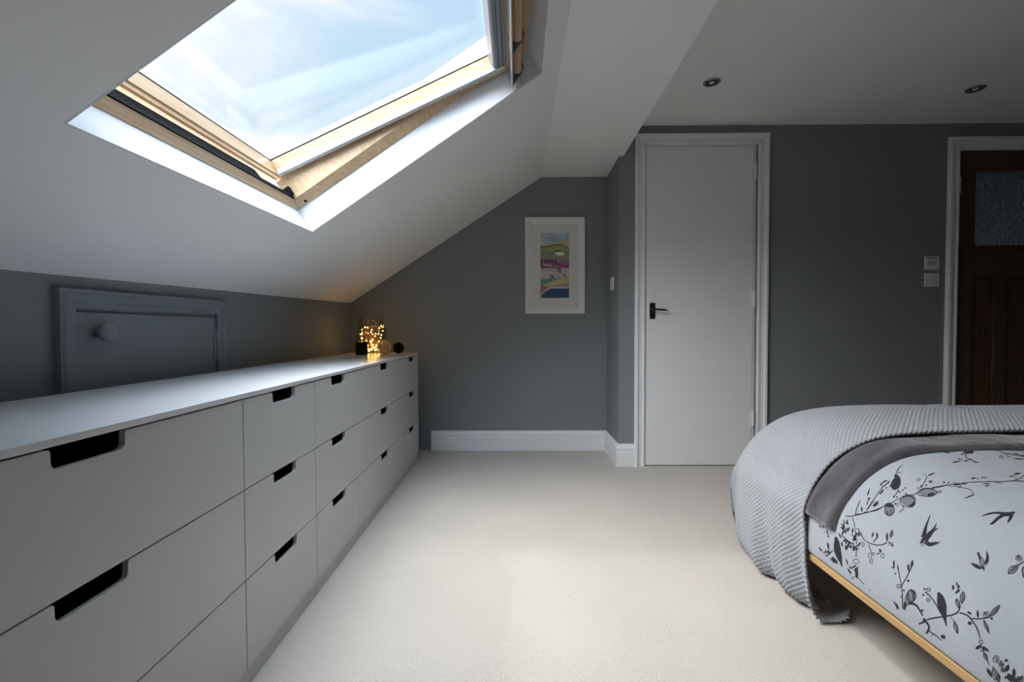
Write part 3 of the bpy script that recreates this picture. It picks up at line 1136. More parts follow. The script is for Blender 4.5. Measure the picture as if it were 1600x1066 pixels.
def curve(pts, n):
    """Catmull-Rom through pts resampled to n points evenly by length; returns (n,2) and total length"""
    P_ = np.array(pts, float)
    Q = []
    for i in range(len(P_) - 1):
        p0, p1, p2, p3 = P_[max(i - 1, 0)], P_[i], P_[i + 1], P_[min(i + 2, len(P_) - 1)]
        for t_ in np.linspace(0, 1, 24, endpoint=False):
            Q.append(.5 * ((2 * p1) + (-p0 + p2) * t_ + (2 * p0 - 5 * p1 + 4 * p2 - p3) * t_ ** 2 + (-p0 + 3 * p1 - 3 * p2 + p3) * t_ ** 3))
    Q.append(P_[-1])
    Q = np.array(Q)
    L = np.concatenate([[0], np.cumsum(np.linalg.norm(np.diff(Q, axis=0), axis=1))])
    s_ = np.linspace(0, L[-1], n)
    return np.stack([np.interp(s_, L, Q[:, k]) for k in range(2)], 1), L[-1]


DUV = [(.900, .224), (.880, .213), (.862, .222), (.860, .29), (.872, .355), (.900, .413), (.948, .470), (1.02, .515), (1.12, .542), (1.3, .556), (1.6, .562), (2.0, .560), (2.22, .542), (2.33, .48), (2.375, .38), (2.385, .28), (2.365, .236)]
DC, DL = curve(DUV, 900)
DS = np.linspace(0, DL, 900)


def foot(b_):
    """along the bed: returns y, height factor, corner inset"""
    y = np.where(b_ < 1.74, b_, 1.74 + .19 * np.sin(np.clip((b_ - 1.74) / .19, 0, np.pi / 2)))
    ang = np.clip((b_ - 1.74) / .19, 0, np.pi / 2)
    drop = .19 * (1 - np.cos(ang)) + np.clip(b_ - 1.74 - .19 * np.pi / 2, 0, None)
    return y, drop


def inset(y):
    return np.interp(y, [-9, 1.62, 1.72, 1.82, 1.92, 2.02], [0, 0, .006, .024, .056, .10])


def duvet_point(a, b_, off=0.0):
    """a: length across the bed from the left hem, b_: length along the bed"""
    x = np.interp(a, DS, DC[:, 0])
    z = np.interp(a, DS, DC[:, 1])
    x2 = np.interp(a + .004, DS, DC[:, 0])
    z2 = np.interp(a + .004, DS, DC[:, 1])
    x1 = np.interp(a - .004, DS, DC[:, 0])
    z1 = np.interp(a - .004, DS, DC[:, 1])
    tx, tz = x2 - x1, z2 - z1
    L = np.sqrt(tx * tx + tz * tz) + 1e-9
    nx_, nz2 = -tz / L, tx / L
    puff = .005 * np.sin(a * 6.1 + .9 * np.sin(b_ * 4.0)) * np.sin(b_ * 5.3 + 1.0) + .0022 * np.sin(a * 19 + b_ * 7) * np.sin(b_ * 15 - a * 5)
    puff = puff * np.clip((a - .06) / .15, 0, 1) - .003
    y, drop = foot(b_)
    F = 1 - np.clip(drop / .33, 0, 1)
    z = .215 + (z - .215) * F
    side = np.where(x < 1.6, 1, -1)
    x = x + inset(y) * side * np.clip(1 - (np.abs(x - 1.62) - .3) * 0, 0, 1)
    o_ = off + puff
    return np.stack([x + nx_ * o_, y + 0 * a, z + nz2 * o_ * np.clip(F + .3, 0, 1)], -1)


aa = np.linspace(0, DL, 330)
bb = np.linspace(-.36, 2.20, 240)
A, B = np.meshgrid(aa, bb, indexing='ij')
P = duvet_point(A, B)
duvet = grid_mesh('duvet', P, ['linen', 'print_ink', 'print_soft'], smooth=True)
tag(duvet, 'pale blue grey duvet printed with swallows and blossom branches', 'duvet')
PRINT = []
# PRINT BEGIN
PRINT_RAW = """
1 3008 10460 3007 10468 -42 -16 -42 -11 -60 -22 -60 -15 -64 -23 -66 -15 -58 -22 -60 -14 -67 -30 -73 -18 -63 -32 -68 -17 -55 -28 -60 -15 -64 -33 -71 -18 -41 -23 -46 -11
1 2894 10233 2894 10241 -62 -27 -63 -11 -85 -28 -80 -5 -62 -8 -49 11 -61 -2 -55 18 -55 -1 -55 15 -78 0 -81 10 -58 1 -60 6
1 2796 10128 2805 10136 -30 22 -22 32 -48 20 -44 39 -52 0 -56 19 -65 -4 -64 14 -47 -2 -45 11
1 2549 9930 2556 9936 -42 28 -24 44 -52 36 -33 56 -49 31 -35 43 -46 51 -18 28 -3 75 3 43 11 53 8 44
1 2459 10196 2492 10296 -65 34 -87 0 -58 13 -70 -23
1 2366 10210 2364 10218 -52 -11 -47 -11 -21 31 -16 23 18 35 16 30 41 29 37 26 45 -6 38 -5 5 -33 2 -23 -34 -44 -33 -42
1 3489 9694 3483 9686 34 -4 29 -10 50 -7 42 -15 48 -12 40 -19 42 -19 36 -22 40 -24 36 -26 36 -29 27 -31 31 -37 17 -44 26 -41 9 -50 17 -28 6 -36
1 3391 9462 3376 9446 57 -5 43 -31 41 9 51 5 60 16 57 12 63 13 54 8 65 5 52 -2 62 3 54 -5 44 2 38 -4
1 3752 9542 3700 9505 32 -24 5 -46 37 -28 17 -51 26 -24 43 -19 25 -21 50 -6 58 -20 80 2
1 3590 9284 3587 9274 51 26 45 7 58 31 61 14 69 36 124 67 -25 6 16 80 -20 32 -14 41
1 2728 9204 2696 9226 -56 -57 -54 -60 -47 -63 -55 -59
1 2455 9205 2447 9204 27 -65 -25 -71 5 -44 -7 -44 0 -42 -2 -41 -16 -49 11 -46
1 2817 9107 2813 9111 -27 -31 -36 -22 -39 -42 -48 -30 -39 -35 -40 -22 -48 -24 -36 -14 -45 -7 -25 -8 -54 17 -55 -7
0 2628 9088 2590 9107 -15 -35 -31 -26 -24 -44 -33 -28 -53 -39 -35 -46
1 2632 9128 2627 9135 -50 -31 -50 -31 -52 -35 -54 -36 -34 -42 -35 -43
1 2669 9106 2661 9110 -27 -39 -27 -39 -36 -45 -35 -44 -64 -46 -63 -45
1 2525 9007 2477 9022 -29 -48 -20 -46 -54 -38 -21 -52
1 2602 8956 2603 8962 -23 -2 -20 -2 -11 16 -8 12 2 17 1 12 20 14 14 10 19 -8 13 -6 8 -16 6 -11 -11 -19 -10 -17
1 3686 12067 3637 12064 -10 -70 -51 -58 -46 -117 -52 -41 -90 -116 -43 -9 -90 -85 -58 -24 -88 -51 -68 -42 -66 -18 -73 -56 -68 29 -70 -116
0 3343 11886 3269 11876 -16 -73 -33 -74
0 2870 11394 2813 11532 -36 -60 -61 -10 -48 -67 -74 -21 -48 -40 -63 -42 -30 -9 -65 -72 -85 -17 -9 -123
1 2744 11551 2722 11520 55 -8 16 -51 62 -43 14 -50 3 -98 24 -54 -16 -76 25 -56
1 2747 11238 2745 11254 -56 -17 -54 -16 -65 -6 -59 -6 -42 31 -36 27 -25 50 -21 40 19 110 17 101 51 51 44 43 64 36 59 33 74 17 69 16 62 -11 53 -8 12 -61 8 -49 -16 -74 -14 -68 -38 -70 -36 -66 -35 -52 -35 -51
1 2665 11382 2648 11403 -40 -41 -39 -41 -39 -40 -39 -40
1 2737 11321 2730 11340 -63 -41 -63 -41 -62 -39 -63 -40
0 3046 11318 2988 11251 128 18 -16 -120 47 -49 -7 -39 34 -52 6 -60 18 -59 11 -44 -20 -93 41 -37 -32 -69 39 -22
1 3167 10977 3163 10990 -57 -41 -55 -39 -71 -24 -63 -23 -39 26 -33 23 -35 46 -33 44 -23 52 -22 51 -10 60 -10 56 0 66 1 63 15 60 12 52 55 69 49 61 75 41 66 37 55 2 49 1 56 -14 53 -14 45 -28 41 -26 29 -51 27 -48 16 -65 16 -63 -2 -64 0 -54 -52 -80 -47 -71 -55 -54 -53 -51
1 3006 11029 2960 10971 33 -19 30 -31 32 -15 54 -29 83 11 101 37
1 3135 11313 3120 11292 33 -18 30 -23 46 -28 39 -31 33 -42 25 -35 -3 -97 -4 -88 -17 -82 -15 -78
0 2948 11123 2924 11158 -85 -70 -65 -70 -70 15 -49 17 -53 25 -48 26
0 3455 11153 3386 11079 55 8 -7 -56 69 -10 -3 -68 33 -34 8 -43 26 -44 18 -48 15 -44 27 -42 4 -81 62 -32 -3 -68 55 -13
1 3602 10792 3610 10810 -62 -13 -60 -13 -72 3 -70 2 -36 31 -33 29 -30 44 -29 44 -23 49 -23 47 -21 52 -21 52 -15 57 -14 55 3 54 0 42 56 60 44 46 73 30 64 26 44 -5 39 -5 43 -21 40 -20 36 -28 35 -28 33 -36 32 -35 28 -44 27 -43 13 -50 12 -45 -25 -95 -23 -90 -33 -77 -32 -74
1 3477 10930 3410 10859 43 -30 41 -55 61 -29 104 21
1 3470 11135 3456 11112 40 -4 38 -8 57 -7 52 -11 49 -21 41 -22 27 -52 24 -47 16 -64 16 -63 9 -46 9 -45
0 3668 10880 3581 10803 17 -48 26 -40 17 -47 26 -40
1 1406 12481 1365 12548 -31 -54 -64 2 -56 -64 -88 1 -54 -31 -64 0 -60 -25 -75 -3 -52 -21 -73 -14 -46 -18 -56 -31 -50 -18 -42 -40 -56 -16 -36 -42 -60 -7 -33 -46 -63 -3 -28 -49 -67 -4 -38 -42 -76 -10 -61 -31
0 1339 10033 1294 10130 -36 -40 -64 37 -74 -28 -64 41 -96 32 -54 19 -80 51 -75 18 -79 62 -78 5 -63 55 -58 -2
1 1247 9971 1239 9995 -53 7 -51 6 -67 19 -60 17 -58 43 -44 34 -39 57 -28 39 1 61 2 49 27 46 23 40 50 8 39 6 61 -13 53 -12 73 -27 68 -24 69 -43 49 -25 16 -93 12 -77 -37 -39 -33 -31 -37 -25 -36 -23
1 975 10179 939 10259 -57 13 -53 2 -81 21 -73 5 -59 16 -55 4
1 1210 10168 1191 10192 -38 -17 -38 -17 -52 -23 -52 -23 -38 -16 -38 -16
1 1302 10029 1287 10059 -49 -4 -50 -4 -69 -4 -69 -3 -51 -1 -51 -1
1 1316 10097 1266 10123 -9 -52 -9 -51 -9 -51 -10 -52
1 1606 9506 1573 9533 -5 -43 -42 -9 -21 -56 -56 -12 -34 -35 -42 -7 -39 -31 -51 -12 -40 -24 -49 -18 -45 -16 -39 -26 -50 -11 -33 -30 -51 -9 -33 -31 -54 -8 -34 -30 -54 -6 -33 -31 -48 -7 -31 -27 -60 -13 -45 -30 -40 -11 -33 -18
1 2359 11940 2345 11928 24 -40 24 -40 32 -56 33 -56 38 -63 38 -63 40 -59 40 -60 38 -47 40 -49 49 -40 50 -42 53 -31 54 -31 52 -25 53 -25 48 -26 47 -25 53 -36 52 -36 46 -34 46 -34 49 -33 49 -33 56 -31 56 -32 60 -29 60 -29 58 -31 57 -32 44 -27 43 -26 43 -28 43 -28 42 -27 42 -27 37 -24 36 -24 38 -31 37 -30 31 -28 31 -29 34 -24 36 -25 50 -17 51 -18 55 -13 55 -13 40 -7 39 -7
1 3675 11013 3658 10995 31 -23 31 -23 45 -31 45 -32 47 -27 47 -28 51 -21 51 -21 54 -16 54 -17 39 -9 39 -10
1 2417 11910 2415 11891 50 1 50 1 70 3 70 3 82 4 82 4 85 6 85 5 78 7 78 7 73 8 73 8 74 10 74 12 74 13 73 12 71 12 70 12 67 10 65 8 80 7 77 3 77 2 73 -4 66 1 62 -6 46 2 45 -3
1 3686 12061 3688 12048 85 67 83 66 109 77 106 75 100 36 94 34 75 20 74 18
1 3726 12072 3713 12056 39 -31 39 -32 40 -31 40 -30
1 3548 11211 3545 11197 53 22 52 21 77 33 77 34 85 41 85 41 70 41 73 42 95 74 99 77 59 63 70 79 26 115 29 120
1 4019 11473 4008 11458 68 20 39 -21 69 -4 76 6 45 -13 66 18
1 3829 11256 3817 11243 39 7 0 -38 21 -27 31 -15 5 -32 34 1
1 3804 11192 3794 11179 17 8 -3 -15 6 -8 12 -1 0 -12 14 4
1 3793 11452 3794 11462 -37 -25 -30 -21 -24 21 -20 18 3 42 0 31 43 35 31 23 32 4 25 3 16 -29 13 -24 -28 -44 -24 -35
1 2790 12163 2791 12152 60 40 63 13 82 35 81 43 64 22 62 40
1 2718 12085 2710 12075 34 6 -7 -41 14 -29 23 -18 -2 -37 30 0
1 2547 11994 2549 11983 50 26 51 13 69 25 68 30 52 18 52 25
1 2958 11891 2952 11880 53 -26 54 -27 60 11 64 11 58 31 60 31
1 2955 11891 2956 11880 69 34 66 33 61 0 58 -1 48 -18 46 -17
0 2957 11891 2954 11879 53 11 50 -4 69 3 70 8 52 2 54 12
1 2957 11891 2954 11879 51 3 51 3 71 7 71 6 52 6 52 7
1 2599 11809 2592 11799 56 -40 59 -42 65 -3 68 -3 62 18 63 18
1 2595 11810 2596 11798 75 21 72 21 65 -16 62 -15 50 -32 49 -31
0 2597 11810 2594 11798 58 -1 54 -17 74 -13 75 -7 55 -12 58 -2
1 2597 11810 2594 11798 55 -9 55 -9 76 -10 76 -10 56 -7 56 -7
1 3237 11575 3228 11564 23 8 -4 -25 8 -16 15 -8 -1 -21 19 4
1 3223 11509 3215 11498 23 8 -5 -25 8 -16 15 -7 -1 -21 19 4
1 3379 11498 3370 11486 23 9 -5 -25 8 -15 15 -6 -1 -21 20 5
1 3240 11342 3231 11331 22 7 -4 -24 8 -15 15 -7 -1 -20 18 4
1 3297 11494 3288 11483 23 8 -5 -25 8 -15 16 -7 -1 -21 19 4
1 3184 11895 3175 11884 23 8 -5 -26 8 -17 16 -9 -1 -22 19 3
1 3044 11529 3035 11520 21 6 -4 -25 8 -17 15 -9 0 -21 18 1
1 3065 11452 3057 11442 21 6 -4 -24 9 -17 15 -9 -1 -20 18 2
1 2886 11356 2878 11347 21 3 -3 -23 8 -17 15 -10 0 -20 17 0
1 3682 11193 3672 11181 25 13 -5 -24 9 -13 16 -3 -2 -19 21 8
1 3969 11011 3957 10997 28 17 -7 -24 9 -10 19 0 -2 -19 23 12
1 3196 12098 3191 12085 41 13 29 -16 45 -5 48 2 31 -11 40 11
1 3305 12112 3297 12099 41 -1 23 -30 40 -24 45 -15 25 -24 38 -4
1 3185 12062 3176 12051 15 4 -1 -17 6 -12 11 -6 1 -14 12 0
1 3022 11501 3019 11482 63 12 62 12 87 21 87 21 65 18 65 18
1 2920 11247 2917 11256 -29 -17 -24 -15 -32 13 -25 8 16 42 13 30 36 30 31 26 29 -6 21 -6 14 -25 12 -14 -33 -36 -29 -30
1 3617 11196 3618 11207 -28 -16 -25 -15 -29 2 -22 -1 17 42 14 32 31 38 22 28 36 5 27 4 2 -34 1 -26 -25 -34 -21 -26
1 3525 11208 3524 11217 -29 -21 -23 -18 -14 16 -8 12 7 30 4 20 30 33 22 25 29 3 19 1 2 -31 2 -21 -23 -28 -18 -21
1 3696 11027 3682 11011 28 -19 28 -19 40 -27 40 -27 48 -29 47 -30 49 -30 49 -30 46 -26 46 -26 43 -23 42 -24 43 -23 43 -23 44 -22 43 -22 43 -21 43 -22 44 -21 43 -21 42 -21 43 -21 42 -19 41 -19 42 -20 42 -20 43 -21 42 -21 43 -23 43 -24 38 -21 38 -21 40 -22 39 -23 41 -24 40 -23 40 -23 40 -24 39 -22 38 -22 37 -21 37 -21 40 -24 39 -24 36 -23 37 -24 35 -23 34 -24 36 -22 35 -21 38 -20 39 -20 44 -16 43 -17 47 -14 47 -14 48 -12 47 -13 45 -13 45 -13 40 -14 39 -14 42 -22 41 -23 36 -26 36 -25 29 -23 29 -23 21 -16 20 -17
1 4991 10380 4969 10356 63 21 63 20 91 31 91 31 88 36 90 37 122 70 125 71 93 59 95 60
1 6746 13525 6697 13474 30 -18 30 -18 43 -27 42 -27 52 -26 52 -26 56 -16 56 -17 68 0 68 0 79 12 78 11 77 11 76 10 61 -3 58 -4 45 -36 44 -35 20 -55 20 -55 13 -59 12 -58 0 -68 1 -68 -7 -72 -7 -72 19 -50 19 -50 61 -15 61 -16 88 8 88 8 104 21 104 20 98 28 98 27 116 39 115 39 109 40 109 39 77 28 75 27
1 7440 13056 7398 13015 50 -8 49 -8 73 -9 73 -9 73 -17 73 -17 50 -30 48 -29 12 -72 12 -71 -17 -90 -16 -90 -6 -69 -7 -69 37 -36 38 -37 40 -8 40 -7
1 7684 12992 7645 12953 90 73 -31 -48 23 1 54 33 -16 -32 74 57
1 7960 13274 7918 13232 69 55 -20 -33 17 1 43 26 -8 -21 54 41
0 7942 13063 7900 13023 122 70 -27 -68 42 -19 81 17 -9 -53 100 50
1 7338 13580 7310 13563 -223 -257 -217 -252 -247 -267 -226 -244 -152 -110 -115 -82 -91 -10 -88 -9 -36 28 -35 28 -26 53 -27 52 -21 61 -22 61 -21 55 -20 55 -25 65 -26 64 -22 63 -22 62 -14 43 -15 43
1 6440 13087 6391 13033 52 4 51 5 75 7 75 7 82 8 82 8 73 5 73 6 89 4 88 3 82 1 82 2 58 2 57 1
1 6817 13417 6789 13397 -135 -177 -137 -178 -141 -186 -147 -196 -29 -86 -32 -92
1 6663 12717 6712 12770 -101 -55 -99 -52 -144 -78 -140 -74 -153 -83 -151 -79 -130 -69 -131 -70 -139 -74 -143 -77 -121 -63 -126 -68 -97 -53 -106 -59 -162 -113 -202 -140 -200 -231 -236 -275 -24 -72 -25 -85 -3 -52 4 -46
1 4919 11756 4901 11736 78 26 39 -19 74 0 84 12 46 -11 74 21
1 5221 11766 5199 11744 44 8 -1 -37 20 -26 34 -13 5 -31 36 1
1 5386 11841 5363 11818 40 0 -17 -54 7 -44 22 -28 -10 -47 32 -8
1 5339 11681 5316 11661 30 -20 -16 -63 2 -62 16 -49 -10 -56 23 -26
1 5561 12208 5533 12180 43 16 -5 -35 18 -21 33 -5 2 -28 35 6
1 5338 12425 5311 12396 51 5 21 -28 43 -22 54 -10 27 -22 45 -2
1 5183 12727 5155 12695 59 12 29 -23 53 -13 63 -1 35 -16 53 5
1 5471 12888 5437 12851 46 17 -14 -48 11 -32 30 -11 -5 -38 36 6
1 5379 12666 5350 12632 96 65 -9 -54 43 -10 67 18 2 -42 81 48
1 5612 12504 5582 12471 123 81 17 -40 80 13 103 40 29 -25 110 66
1 5886 12789 5851 12750 76 49 15 -20 52 8 71 29 25 -9 67 38
1 6021 12516 5984 12479 48 10 -3 -42 20 -31 37 -14 5 -34 39 1
1 6783 12057 6737 12016 45 5 -33 -66 -7 -53 18 -30 -22 -56 32 -7
1 6724 11838 6683 11800 72 46 -14 -35 24 -6 47 16 -3 -25 58 32
1 6303 11605 6272 11577 63 -6 8 -55 38 -49 55 -34 16 -48 53 -14
1 4450 10811 4437 10796 56 26 17 -20 45 -1 54 9 23 -13 52 21
1 4650 10776 4633 10759 38 -8 19 -26 36 -26 42 -19 23 -22 35 -11
1 4013 10804 4001 10791 49 -1 10 -42 35 -33 44 -23 15 -36 45 -5
1 4143 10740 4129 10727 27 -16 8 -34 20 -36 27 -30 12 -31 24 -18
1 3963 11011 3951 10998 31 14 -12 -31 7 -16 18 -5 -6 -25 25 8
1 4014 10953 4002 10940 25 7 -1 -22 13 -15 20 -6 3 -17 21 2
1 5339 10703 5319 10683 81 34 9 -35 51 -9 69 8 19 -25 72 26
1 5144 10620 5124 10600 39 7 18 -13 33 -9 41 -1 22 -9 35 3
1 5719 12330 5689 12298 76 36 1 -43 40 -16 60 5 11 -33 64 23
1 5791 12260 5761 12229 70 30 16 -27 48 -7 64 9 24 -18 61 20
1 6748 13099 6711 13061 100 58 -17 -62 42 -18 73 14 1 -44 86 43
0 5570 12689 5538 12653 175 135 -65 -129 38 -35 88 22 -49 -110 139 96
1 5680 12638 5699 12666 -88 -69 -80 -64 -88 -30 -83 -30 26 86 25 81 90 111 39 53 114 57 99 49 36 -40 34 -38 -68 -92 -57 -74
0 5217 11944 5194 11922 52 6 -36 -76 -2 -58 21 -36 -25 -66 40 -5
0 5907 13283 5873 13244 141 100 17 -46 167 102 53 -30 125 39 128 44 99 8 154 74 63 -20 158 90 35 -25 122 75
1 5961 13312 5927 13273 94 51 40 -12 118 55 69 -2 105 27 108 33 93 15 119 44 73 2 113 48 49 -3 84 39
1 6832 12720 6848 12744 -179 -151 -164 -138 -135 -65 -124 -61 81 130 65 105 224 213 185 175 144 102 121 86 40 -19 36 -15 -151 -186 -144 -176
1 6683 12889 6688 12904 -146 -134 -122 -113 -110 -42 -98 -38 62 109 54 95 147 169 100 120 142 81 120 66 46 -24 43 -20 -127 -145 -111 -124
1 6707 12846 6717 12865 -114 -101 -94 -84 -108 -49 -97 -45 35 93 29 80 155 159 100 103 123 65 106 56 38 -18 37 -14 -111 -131 -99 -114
1 5918 12237 5942 12267 -86 -54 -82 -53 -51 10 -48 10 -9 43 -10 36 91 86 40 35 95 54 83 46 15 -48 13 -46 -27 -62 -24 -58
1 5775 12498 5741 12463 30 -17 31 -17 45 -24 44 -24 51 -29 51 -29 51 -28 51 -28 45 -24 44 -24 30 -16 30 -16
1 6711 12466 6650 12411 -20 -59 -19 -58 -30 -84 -30 -84 -32 -95 -31 -94 -27 -91 -26 -90 -13 -72 -12 -72 5 -66 6 -65 20 -53 20 -53 24 -45 24 -45 17 -43 18 -42 9 -57 9 -56 4 -51 5 -50 2 -34 2 -33
1 6578 12391 6537 12348 87 33 86 33 88 35 87 34
1 6573 12045 6547 12033 -229 -233 -244 -252 -9 -93 -13 -101
1 6193 11744 6212 11768 -102 -68 -98 -66 -59 -13 -54 -13 27 60 22 48 101 98 67 65 80 44 61 33 37 -8 34 -7 -60 -90 -56 -83
1 4534 10756 4519 10740 26 17 -5 -18 8 -5 17 5 -1 -13 21 12
1 6336 12776 6299 12736 73 64 -27 -46 17 -3 45 28 -13 -30 60 49
1 4462 10396 4469 10409 -58 -28 -54 -27 -59 3 -56 2 14 59 13 52 63 69 43 50 55 -4 47 -6 32 -23 31 -21 -37 -66 -34 -60
1 4437 10416 4442 10427 -26 -15 -22 -13 -26 -2 -20 -2 11 28 8 19 33 35 17 19 25 2 15 -1 11 -10 10 -6 -19 -30 -17 -24
1 4652 10480 4628 10459 12 -41 12 -40 16 -55 17 -55 12 -39 11 -39
1 3914 10803 3902 10791 19 -25 19 -24 28 -34 28 -35 29 -37 28 -37 22 -34 22 -33 20 -56 17 -58 10 -55 8 -57 18 -56 18 -56 0 -66 0 -61 -48 -97 -43 -91 -64 -85 -49 -68 -94 -13 -74 4 -66 12 -72 3 -54 15 -61 4
1 3967 10634 3960 10619 63 30 63 29 65 33 65 33
1 5168 10541 5146 10525 -37 -103 -36 -103
1 6770 13550 6733 13514 46 20 -43 -67 -12 -43 13 -19 -32 -55 33 9
1 4095 10787 4100 10800 -47 -23 -42 -22 -31 16 -28 14 4 38 2 28 52 50 38 36 43 11 33 9 9 -35 8 -31 -21 -47 -20 -44
1 2046 12390 2027 12381 18 -48 19 -49 28 -69 28 -71 41 -79 42 -80 33 -50 34 -52 40 -55 41 -56 43 -56 44 -57 45 -55 44 -56 43 -53 44 -52 43 -50 42 -50 43 -50 44 -50 44 -47 43 -48 42 -44 43 -45 40 -40 41 -39 52 -44 52 -45 53 -39 54 -40 47 -32 46 -32 32 -23 33 -23
1 2199 12142 2203 12124 47 15 46 15 66 23 66 23 69 23 68 23 72 19 71 18 72 17 72 18 52 13 51 12
1 2460 12092 2454 12101 -31 -51 -47 -24 -54 -46 -50 -52 -45 -25 -33 -46
1 2465 11893 2464 11875 55 2 54 2 79 3 79 3 80 5 80 5 55 5 55 5
1 2601 11796 2594 11787 47 -45 48 -50 57 0 62 -1 56 22 59 26
1 2597 11797 2599 11786 69 31 66 27 58 -17 52 -15 42 -38 41 -35
0 2599 11797 2596 11785 53 3 47 -19 64 -12 66 -6 48 -14 51 2
1 2599 11797 2596 11785 49 -8 49 -7 67 -9 67 -10 49 -6 48 -6
1 2210 12140 2193 12126 32 -60 32 -60 43 -82 43 -81 31 -57 31 -58
1 2103 12164 2092 12177 -31 -38 -31 -37 -45 -53 -45 -53 -54 -54 -53 -53 -44 -37 -44 -37 -50 -38 -49 -37 -53 -36 -53 -36 -53 -33 -54 -33 -54 -32 -54 -31 -55 -29 -55 -29 -59 -26 -58 -26 -64 -22 -64 -22 -61 -15 -60 -14 -70 -11 -70 -11 -70 -7 -71 -7 -62 -5 -62 -4 -44 -3 -43 -3
1 1928 11893 1910 11906 -20 -46 -21 -46 -30 -64 -29 -63 -30 -60 -29 -59 -33 -46 -32 -44 -34 -40 -35 -41 -23 -45 -25 -49 -12 -56 -12 -60 -2 -62 -3 -65 5 -66 5 -69 13 -72 14 -75 21 -75 21 -76 22 -66 24 -69 38 -76 40 -79 42 -58 45 -62 53 -41 56 -45 43 -25 44 -26
1 1998 10996 2001 10986 73 12 75 10 61 36 63 38 47 44 47 46
1 1996 10995 2003 10988 54 52 54 48 67 29 64 28 64 13 63 15
0 1997 10996 2002 10987 53 30 57 21 74 35 72 39 56 27 54 33
1 1997 10996 2002 10987 54 25 54 26 75 38 74 37 54 29 55 30
1 2114 10953 2112 10944 72 -14 76 -17 61 25 65 26 49 41 49 45
1 2110 10952 2116 10944 56 51 56 48 70 13 64 12 63 -9 62 -7
0 2112 10953 2114 10944 53 24 59 4 75 19 73 25 58 10 54 24
1 2112 10953 2114 10944 55 14 55 14 75 22 76 22 56 17 55 17
1 2007 10940 2001 10948 -44 -38 -48 -40 -4 -50 -6 -56 15 -52 19 -54
1 2008 10945 1999 10943 23 -64 21 -61 -19 -52 -18 -45 -39 -33 -35 -34
0 2008 10942 1999 10946 1 -47 -21 -40 -17 -57 -10 -59 -18 -40 -2 -46
1 2008 10942 1999 10946 -17 -72 -17 -73 -17 -72 -16 -72
1 1811 11323 1810 11308 76 -25 75 -25 74 -23 75 -23
1 1900 11403 1902 11393 35 23 43 -14 52 1 51 11 42 -8 35 19
1 2064 11321 2058 11330 -27 -40 -46 -9 -50 -27 -46 -35 -44 -11 -28 -35
1 1711 11421 1699 11434 -32 -29 -31 -29 -45 -41 -46 -41 -46 -40 -46 -39 -31 -27 -31 -27
1 1498 11257 1496 11269 -64 12 -60 10 -38 49 -28 35 24 49 21 41 45 9 38 8 58 -30 50 -24 18 -52 13 -37 -39 -37 -38 -34
1 1377 11211 1374 11223 -63 13 -58 12 -22 39 -12 23 15 35 12 28 47 7 42 6 44 -25 33 -18 15 -40 10 -26 -33 -28 -30 -25
1 1748 11098 1740 11106 -1 -40 -38 1 -30 -21 -21 -31 -33 -4 -5 -35
1 1661 10932 1657 10943 -51 -1 -45 -2 -34 43 -25 32 14 40 12 31 45 19 39 18 54 -24 42 -18 3 -54 2 -43 -29 -23 -27 -19
1 1650 11536 1647 11548 -46 3 -42 3 -44 37 -33 24 25 38 21 28 47 20 43 17 49 -20 38 -14 5 -44 1 -28 -33 -33 -31 -31
1 1570 11201 1567 11214 -27 2 -21 -1 -19 30 -10 20 2 27 1 18 27 12 18 8 30 -23 19 -14 8 -36 6 -25 -19 -11 -15 -7
1 1594 11143 1588 11136 26 -13 16 -26 26 -29 30 -25 18 -24 24 -14
1 1571 12309 1570 12297 30 -2 28 -27 37 -22 38 -15 28 -23 29 -5
1 1647 12174 1655 12163 19 18 23 18 1 26 3 34 -7 30 -10 34
1 1646 12168 1656 12169 -13 40 -10 35 9 30 8 22 19 16 15 17
0 1645 12171 1656 12165 3 25 6 23 7 32 5 33 5 23 4 24
1 1645 12171 1656 12165 15 80 15 80
1 1874 12234 1880 12222 23 34 39 1 43 21 39 30 38 7 25 31
1 1880 12193 1889 12186 17 40 20 41 -1 44 0 50 -9 42 -12 44
1 1880 12189 1890 12190 -15 51 -12 49 6 48 6 42 16 36 13 36
0 1880 12191 1890 12188 0 39 4 38 4 52 2 53 3 40 1 40
1 1880 12191 1890 12188 3 65 4 65 4 66 3 66
1 1694 12322 1705 12318 -11 36 13 26 6 41 -1 44 10 28 -7 35
1 1749 12341 1759 12332 8 35 21 23 22 38 18 42 20 26 10 34
1 1738 12148 1734 12138 32 -25 34 -29 25 3 33 2 22 15 23 19
1 1732 12148 1740 12137 28 23 25 18 34 -8 27 -6 29 -23 27 -19
0 1735 12149 1737 12137 25 2 26 -8 34 -6 33 -1 26 -4 25 1
1 1735 12149 1737 12137 85 -8 84 -8
1 1714 12360 1711 12350 44 -32 45 -36 42 -8 46 -10 37 3 38 6
1 1711 12362 1714 12348 45 6 44 4 47 -18 42 -17 37 -28 37 -24
0 1713 12361 1712 12349 38 -10 38 -15 50 -17 51 -14 38 -11 37 -10
1 1713 12361 1712 12349 63 -20 64 -21 63 -18 62 -18
1 1702 12139 1707 12127 38 11 42 9 21 31 24 35 9 39 8 43
1 1699 12136 1709 12130 8 50 10 46 31 28 27 23 35 9 32 12
0 1700 12138 1708 12128 19 28 25 21 30 32 27 35 22 24 20 28
1 1700 12138 1708 12128 36 41 36 41 35 43 36 43
1 1683 12231 1692 12221 17 29 21 30 -1 34 -1 42 -10 36 -13 38
1 1683 12225 1693 12227 -16 46 -13 41 6 38 5 32 16 26 14 26
0 1683 12228 1693 12224 -1 32 4 30 4 41 1 43 3 32 1 31
1 1683 12228 1693 12224 6 105 6 104
